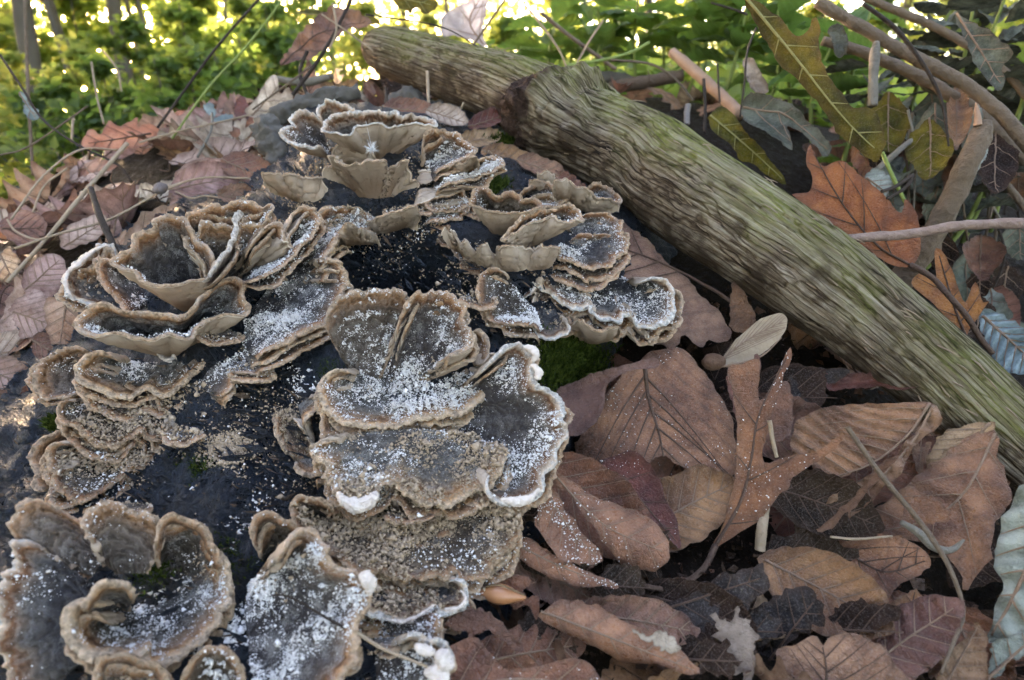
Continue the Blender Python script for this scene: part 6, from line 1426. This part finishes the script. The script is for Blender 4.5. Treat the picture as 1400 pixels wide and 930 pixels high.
# tuft of plant down caught on the top cup
acc = Acc()
dn = unp(px('A', [(655, 325)]), LD(px('A', [(655, 325)])) - 0.34)[0]
for k in range(70):
    dr = nrm(rng.normal(0, 1, 3)); L = rng.uniform(0.02, 0.05)
    acc.add(*tube_geo(np.array([dn, dn + dr * L * .5, dn + dr * L + np.array([0, 0, 0.005])]), [0.0012, 0.001, 0.0006], 3, n=4))
acc.add(*tube_geo(np.array([dn, dn + np.array([-0.01, 0, 0.07]), dn + np.array([-0.02, 0, 0.14])]), [0.0012, 0.001, 0.0008], 3, n=6))
tag(mobj('seed_down', acc.mesh('seed_down'), DOWN), 'tiny white tuft of seed down on the top fungus cup', 'seed')

# ------------------------------------------------------------------ moss
def moss(cx, cy, rx, ry, n, depth, label, L=(0.015, 0.04)):
    acc_v = []; acc_f = []
    p = np.c_[rng.normal(cx, rx, n), rng.normal(cy, ry, n)]
    b = unp(p, depth(p))
    d = nrm(np.array([0, -0.35, 1.0]) + rng.normal(0, 0.45, (n, 3)))
    s = nrm(np.cross(d, rng.normal(0, 1, (n, 3))))
    l = rng.uniform(L[0], L[1], n)[:, None]; w = l * 0.16
    v = np.stack([b - s * w, b + s * w, b + d * l * 0.6 + s * w * 0.8 , b + d * l], 1)
    f = np.arange(n)[:, None] * 4 + np.array([[0, 1, 2, 3]])
    base = b.mean(0)
    o = mobj('moss', mesh_from('moss', v.reshape(-1, 3) - base, f, smooth=False), MOSS, None, Vector(base))
    tag(o, label, 'moss', kind='stuff')


ld = lambda p: LD(p) - 0.01
moss(782, 498, 24, 18, 5000, lambda p: LD(p) - 0.07, 'dark green moss cushion below the long pale-edged bracket')
moss(672, 252, 9, 5, 1400, lambda p: LD(p) - 0.10, 'bright green moss tuft between the upper brackets')
moss(690, 195, 10, 5, 900, lambda p: 0 * p[:, 0] + 3.75, 'bright moss patch under the branch knot')
moss(75, 580, 6, 4, 500, ld, 'green moss speck on the log at the far left')
moss(265, 640, 14, 8, 350, ld, 'sparse green moss on the dark log', (0.01, 0.02))
moss(205, 775, 14, 14, 500, lambda p: LD(p) - 0.09, 'green moss sprigs inside the bottom rosette', (0.01, 0.025))
moss(315, 760, 22, 16, 500, lambda p: LD(p) - 0.02, 'sparse moss between rosette and grey bracket', (0.008, 0.018))
moss(450, 505, 10, 8, 250, lambda p: LD(p) - 0.12, 'greenish algae tuft at the left of the crumb heap', (0.006, 0.014))


# rotting fragments strewn over the soil
def fragments(n, mat, label):
    x = rng.uniform(-0.4, 2.4, n * 2); y = rng.uniform(1.1, 3.2, n * 2)
    q = np.c_[x, y, GZ(x, y) + rng.uniform(-0.02, 0.03, n * 2)][:n]
    s = rng.lognormal(math.log(0.012), 0.5, n)
    oc = np.array([[1, 0, 0], [0, 1, 0], [-1, 0.2, 0.1], [0.1, -1, 0], [0, 0, 0.35]], float)
    fa = np.array([[0, 1, 4], [1, 2, 4], [2, 3, 4], [3, 0, 4]])
    A = rng.normal(0, 1, (n, 3, 3)); Q = np.linalg.qr(A)[0]
    v = q[:, None] + np.einsum('nij,kj->nki', Q, oc) * s[:, None, None] * rng.uniform(0.5, 1.4, (n, 5, 1))
    f = (np.arange(n)[:, None, None] * 5 + fa[None]).reshape(-1, 3)
    o = mobj('soil_crumbs', mesh_from('soil_crumbs', v.reshape(-1, 3), f, smooth=False), mat)
    tag(o, label, 'debris', kind='stuff')


fragments(2600, LM['dark'], 'black soil crumbs and rotten bits under the right-hand leaves')
fragments(900, LM['brown'], 'brown leaf crumbs scattered on the soil under the leaves')
crumb_mesh('sawdust_crumbs', CRUMB_W, CRW, 'white crumbly dust sprinkled over the brackets and nearby leaves', 'crumbs')
crumb_mesh('frass', CRUMB_T, CRT, 'tan and brown frass heaped on brackets and log', 'frass')

# ------------------------------------------------------------------ woods behind
def leaf_quads(c, size, n_bias=None, droop=0.3):
    n = len(c)
    d = nrm(rng.normal(0, 1, (n, 3)) * np.array([1, 1, 0.5]) + np.array([0, 0, -droop]))
    s = nrm(np.cross(d, rng.normal(0, 1, (n, 3)) * np.array([0.5, 0.5, 1.0])))
    k = np.cross(s, d)
    l = size * rng.uniform(0.6, 1.3, (n, 1)); w = l * 0.30
    v = np.stack([c, c + d * l * 0.45 + s * w + k * w * 0.25, c + d * l, c + d * l * 0.45 - s * w + k * w * 0.25], 1)
    i = np.arange(n)[:, None] * 4
    f = np.concatenate([i + np.array([[0, 1, 2]]), i + np.array([[0, 2, 3]])], 1).reshape(-1, 3)
    return v.reshape(-1, 3), f


def at_az(xp, dist):
    u = (xp - 700) / FPX
    az = math.atan2(u, 1 / math.cos(PITCH) * 1.0)
    return dist * math.sin(az), dist * math.cos(az)


def tree(xp, dist, h, r, leaves, mat, label, z0=0.05, name='tree', lsize=0.55, spread=0.22, lean=0.0, cat='tree', nl=14):
    x, y = at_az(xp, dist); z = float(GZ(x, y)) - 0.2
    base = np.array([x, y, z])
    root = empty(name, base, label, cat, 'trees of the woods' if cat == 'tree' else 'shrubs of the woods')
    k = np.linspace(0, 1, 7)
    path = base + np.c_[lean * h * k + 0.02 * h * vn(k * 3 + xp, 1.0), 0.02 * h * vn(k * 3 + xp, 5.0), h * k]
    v, f = tube_geo(path, r * (1 - 0.75 * k) * np.where(k == 0, 1.25, 1), 12, 0.25, 1.5, 40)
    mobj('trunk', mesh_from('trunk', v - base, f), TRUNK, root)
    acc = Acc(); cs = []
    for i in range(nl):
        t = z0 + (1 - z0) * (i + rng.random()) / nl * 0.97
        p0_ = np.array([np.interp(t, k, path[:, j]) for j in range(3)])
        az = rng.uniform(0, 6.28); L = h * spread * (1.15 - t) * rng.uniform(0.7, 1.3)
        dr = np.array([math.cos(az), math.sin(az), rng.uniform(0.1, 0.7)])
        pts = p0_ + np.array([0, 0.35, 0.7, 1.0])[:, None] * dr * L + np.c_[0 * np.arange(4), 0 * np.arange(4), -0.10 * L * np.array([0, .1, .5, 1.2])]
        lv_, lf_ = tube_geo(pts, r * (1 - 0.75 * t) * np.array([0.42, 0.3, 0.18, 0.06]), 6, 0.15, 2, 10)
        mobj('limb', mesh_from('limb', lv_ - base, lf_), TRUNK, root)
        m = int(leaves / nl)
        tt = rng.beta(2.2, 1.3, m)[:, None]
        c = pts[0] + (pts[-1] - pts[0]) * tt + rng.normal(0, 1, (m, 3)) * L * np.array([0.24, 0.24, 0.17])
        # clumps with gaps
        keep = fbm(c[:, 0] * 5 / L, c[:, 1] * 5 / L, c[:, 2] * 5 / L, 2) > -0.22
        cs.append(c[keep])
    c = np.vstack(cs)
    v, f = leaf_quads(c, lsize)
    mobj('crown', mesh_from('crown', v - base, f, smooth=False), mat, root)


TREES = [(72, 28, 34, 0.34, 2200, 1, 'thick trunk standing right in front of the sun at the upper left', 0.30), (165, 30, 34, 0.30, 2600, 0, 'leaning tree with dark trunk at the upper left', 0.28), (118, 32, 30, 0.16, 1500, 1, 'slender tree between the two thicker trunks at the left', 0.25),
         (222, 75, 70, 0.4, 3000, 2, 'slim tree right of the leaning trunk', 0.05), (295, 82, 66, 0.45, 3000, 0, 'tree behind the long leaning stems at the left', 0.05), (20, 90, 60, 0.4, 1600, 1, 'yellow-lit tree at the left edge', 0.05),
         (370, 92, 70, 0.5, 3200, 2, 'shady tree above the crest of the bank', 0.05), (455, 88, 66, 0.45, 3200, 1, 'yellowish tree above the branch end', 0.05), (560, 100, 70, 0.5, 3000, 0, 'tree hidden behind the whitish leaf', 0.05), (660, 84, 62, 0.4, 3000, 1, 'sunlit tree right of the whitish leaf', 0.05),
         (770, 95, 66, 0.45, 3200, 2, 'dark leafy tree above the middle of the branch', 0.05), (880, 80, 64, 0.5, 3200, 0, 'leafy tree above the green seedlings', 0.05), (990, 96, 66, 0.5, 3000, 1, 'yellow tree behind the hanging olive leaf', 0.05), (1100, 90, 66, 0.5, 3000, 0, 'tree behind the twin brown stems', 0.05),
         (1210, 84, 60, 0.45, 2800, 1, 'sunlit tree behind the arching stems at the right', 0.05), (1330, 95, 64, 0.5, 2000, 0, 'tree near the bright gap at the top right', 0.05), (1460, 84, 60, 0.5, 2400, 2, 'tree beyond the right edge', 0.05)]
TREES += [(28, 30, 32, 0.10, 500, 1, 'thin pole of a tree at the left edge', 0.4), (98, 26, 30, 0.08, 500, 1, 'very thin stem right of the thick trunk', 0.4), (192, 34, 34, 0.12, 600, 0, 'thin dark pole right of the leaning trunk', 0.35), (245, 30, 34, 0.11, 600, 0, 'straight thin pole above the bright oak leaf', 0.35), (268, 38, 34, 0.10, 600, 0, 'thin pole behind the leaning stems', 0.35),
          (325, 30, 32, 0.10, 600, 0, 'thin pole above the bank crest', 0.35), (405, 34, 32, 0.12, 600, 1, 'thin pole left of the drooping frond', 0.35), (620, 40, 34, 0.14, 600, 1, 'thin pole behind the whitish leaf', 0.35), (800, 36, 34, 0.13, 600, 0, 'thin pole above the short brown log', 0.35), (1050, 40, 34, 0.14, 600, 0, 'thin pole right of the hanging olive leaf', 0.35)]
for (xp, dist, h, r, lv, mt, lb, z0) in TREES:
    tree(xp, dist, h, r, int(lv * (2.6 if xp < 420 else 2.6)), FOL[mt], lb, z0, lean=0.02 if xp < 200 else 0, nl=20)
ordn = ['first', 'second', 'third', 'fourth', 'fifth', 'sixth', 'seventh', 'eighth', 'ninth', 'tenth', 'eleventh', 'twelfth', 'thirteenth', 'fourteenth', 'fifteenth', 'sixteenth', 'seventeenth', 'eighteenth', 'nineteenth', 'twentieth', 'twenty-first', 'twenty-second', 'twenty-third', 'twenty-fourth'] + ['twenty-%s' % w_ for w_ in ('fifth', 'sixth', 'seventh', 'eighth', 'ninth')] + ['thirtieth']

SHR = [(-40, 40, 11.5, 1), (50, 44, 12.5, 1), (135, 40, 11.5, 0), (200, 46, 13, 0), (285, 42, 11.5, 0), (360, 46, 12, 1), (-60, 16, 4.2, 1), (-10, 19, 4.8, 1), (30, 24, 5, 1), (70, 17, 4.4, 2), (110, 20, 5, 1), (150, 16, 4.6, 2), (190, 22, 5.6, 2), (230, 15, 4.8, 2), (270, 18, 5.4, 0), (310, 15, 4.8, 2), (345, 22, 6, 0), (385, 17, 5, 2), (430, 22, 6.0, 0), (500, 30, 6, 1), (600, 36, 6, 1), (690, 30, 5, 0), (765, 36, 5.5, 0), (840, 30, 5, 2), (915, 36, 5.5, 0), (1000, 30, 5, 0), (1085, 36, 6, 1), (1180, 30, 5.5, 0), (1280, 34, 6, 1), (1390, 30, 6, 0)]
SHR.sort()
for i, (xp, dist, h, mt) in enumerate(SHR):
    tree(xp, dist, h, 0.09 if dist > 25 else 0.06, 5200 if h > 10 else 2600, FOL[mt], f'leafy shrub behind the fallen branch and bank, {ordn[i]} from the left', 0.0, name='shrub', lsize=0.5 if h > 10 else (0.38 if dist > 25 else 0.27), spread=0.42, cat='shrub', nl=16)
# farther woods read as one mass
n = 190000
az = rng.uniform(-math.pi, math.pi, n); ds = rng.uniform(120, 230, n); zz = rng.uniform(-8, 110, n)  # full ring, carried on out of view to block low sky light
x = ds * np.sin(az); y = ds * np.cos(az)
keep = (fbm(az * 26, zz / 6.0, ds / 60, 4) > -0.12 + 0.001 * np.clip(zz, 0, 60))
c = np.c_[x, y, zz + GZ(x, y)][keep]
n = 85000
az = rng.uniform(-0.8, 0.8, n); ds = rng.uniform(115, 200, n); zz = ds * np.tan(np.radians(rng.uniform(-4, 17, n)))
k2 = (fbm(az * 30, zz / 5.0, ds / 50, 4) > -0.34) & ~((az < -0.50) & (rng.random(n) < 0.75))
c = np.vstack([c, np.c_[ds * np.sin(az), ds * np.cos(az), zz][k2]])
v, f = leaf_quads(c, 1.7)
tag(mobj('far_woodland', mesh_from('far_woodland', v, f, smooth=False), FOL[1]), 'distant sunlit woodland foliage filling the background', 'woodland', kind='stuff')


# unseen canopy all round, added to block low sky light; open overhead
n = 90000
az = rng.uniform(-math.pi, math.pi, n); el = np.radians(rng.uniform(-3, 65, n)); ds = rng.uniform(90, 190, n)
keep = ((np.abs(az) > 0.95) | (el > math.radians(16)) ) & (fbm(az * 9, el * 16, ds / 60, 3) > -0.25)
dv = np.c_[np.sin(az) * np.cos(el), np.cos(az) * np.cos(el), np.sin(el)]
c = (dv * ds[:, None])[keep]
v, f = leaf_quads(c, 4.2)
tag(mobj('sky_block_canopy', mesh_from('sky_block_canopy', v, f, smooth=False), FOL[3]), 'unseen woodland canopy added to block low sky light', 'woodland', kind='stuff')

# low green undergrowth hiding the floor of the woods
n = 70000
az = rng.uniform(-1.1, 1.1, n); ds = rng.uniform(7.5 ** 0.5, 110 ** 0.5, n) ** 2
x = ds * np.sin(az); y = ds * np.cos(az)
c = np.c_[x, y, GZ(x, y) + rng.random(n) ** 2 * np.clip(ds * 0.06, 0.3, 2.5)]
c = c[(fbm(x / 2.5, y / 2.5, 0, 3) > -0.35) & ((ds > 9.5) | (az < -0.3))]
v, f = leaf_quads(c, 0.42)
tag(mobj('undergrowth', mesh_from('undergrowth', v, f, smooth=False), FOL[0]), 'low green undergrowth covering the woodland floor', 'undergrowth', kind='stuff')


# ------------------------------------------------------------------ green seedlings behind the branch
def herb(xp, dist, hgt, nl, ls, label, mat='green', group='green plants behind the branch'):
    x, y = at_az(xp, dist); z = float(GZ(x, y))
    base = np.array([x, y, z])
    root = empty('green_plant', base, label, 'plant', group)
    top = base + np.array([rng.uniform(-.2, .2), rng.uniform(-.3, .1), hgt])
    midp = (base + top) / 2 + np.array([rng.uniform(-.1, .1), 0, 0])
    v, f = tube_geo(np.array([base, midp, top]), [0.022, 0.018, 0.010], 6, n=14)
    mobj('stem', mesh_from('stem', v - base, f), GREENSTEM, root)
    for i in range(nl):
        t = 0.35 + 0.65 * (i + 0.5) / nl
        p = base + (top - base) * t - base
        az = i * 2.4 + rng.uniform(-.4, .4)
        dr = Vector((math.cos(az), math.sin(az), rng.uniform(-0.15, 0.35)))
        me = with_mat(PROTO[('beech', int(rng.integers(0, 6)))][0], LM[mat])
        o = mobj('leaf', me, None, root)
        q = dr.to_track_quat('X', 'Z')
        o.rotation_mode = 'QUATERNION'; o.rotation_quaternion = q
        s = ls * rng.uniform(0.7, 1.2)
        o.scale = (s, s * 1.25, s)
        o.location = Vector(p) + dr.normalized() * (0.5 * s + 0.05)


HB = [(700, 8.5, 0.7, 7, .6), (735, 7.6, 0.8, 7, .6), (770, 8.8, 1.0, 8, .65), (800, 7.2, 0.9, 8, .6), (835, 9.2, 1.1, 8, .7), (870, 7.4, 1.1, 9, .7), (905, 8.4, 1.2, 9, .75), (935, 7.0, 1.1, 8, .7), (960, 8.8, 1.4, 9, .8), (985, 6.6, 1.2, 8, .75), (1015, 7.6, 1.2, 8, .7), (1045, 6.4, 1.0, 8, .6),
      (1085, 7.0, 1.0, 8, .6), (1120, 6.2, .9, 8, .55), (1160, 6.8, 1.1, 8, .6), (1205, 6.0, 1.0, 8, .55), (1245, 6.6, 1.3, 9, .6), (1290, 5.8, 1.4, 9, .6), (1330, 6.2, 1.5, 9, .6), (1370, 5.6, 1.5, 9, .6), (1405, 6.0, 1.2, 8, .6), (1180, 5.2, .7, 7, .45), (1260, 5.0, .7, 7, .45), (1320, 4.9, .7, 7, .45), (640, 8.0, .7, 7, .5)]
HB.sort()
for i, (xp, dist, hg, nl, ls) in enumerate(HB):
    where = 'above the middle of the branch' if xp < 860 else ('left of the hanging olive leaf' if xp < 1020 else ('below the arching brown stems' if xp < 1230 else 'at the right edge behind the tangle'))
    hx, hy = at_az(xp, dist)
    herb(xp, dist, hg, nl + 4, ls * 0.72, uniq(f'leafy green plant {near_what(*pix((hx, hy, float(GZ(hx, hy)) + hg * 0.6)))}'), mat='green' if xp < 1200 else 'greygreen', group='green plants behind the branch')
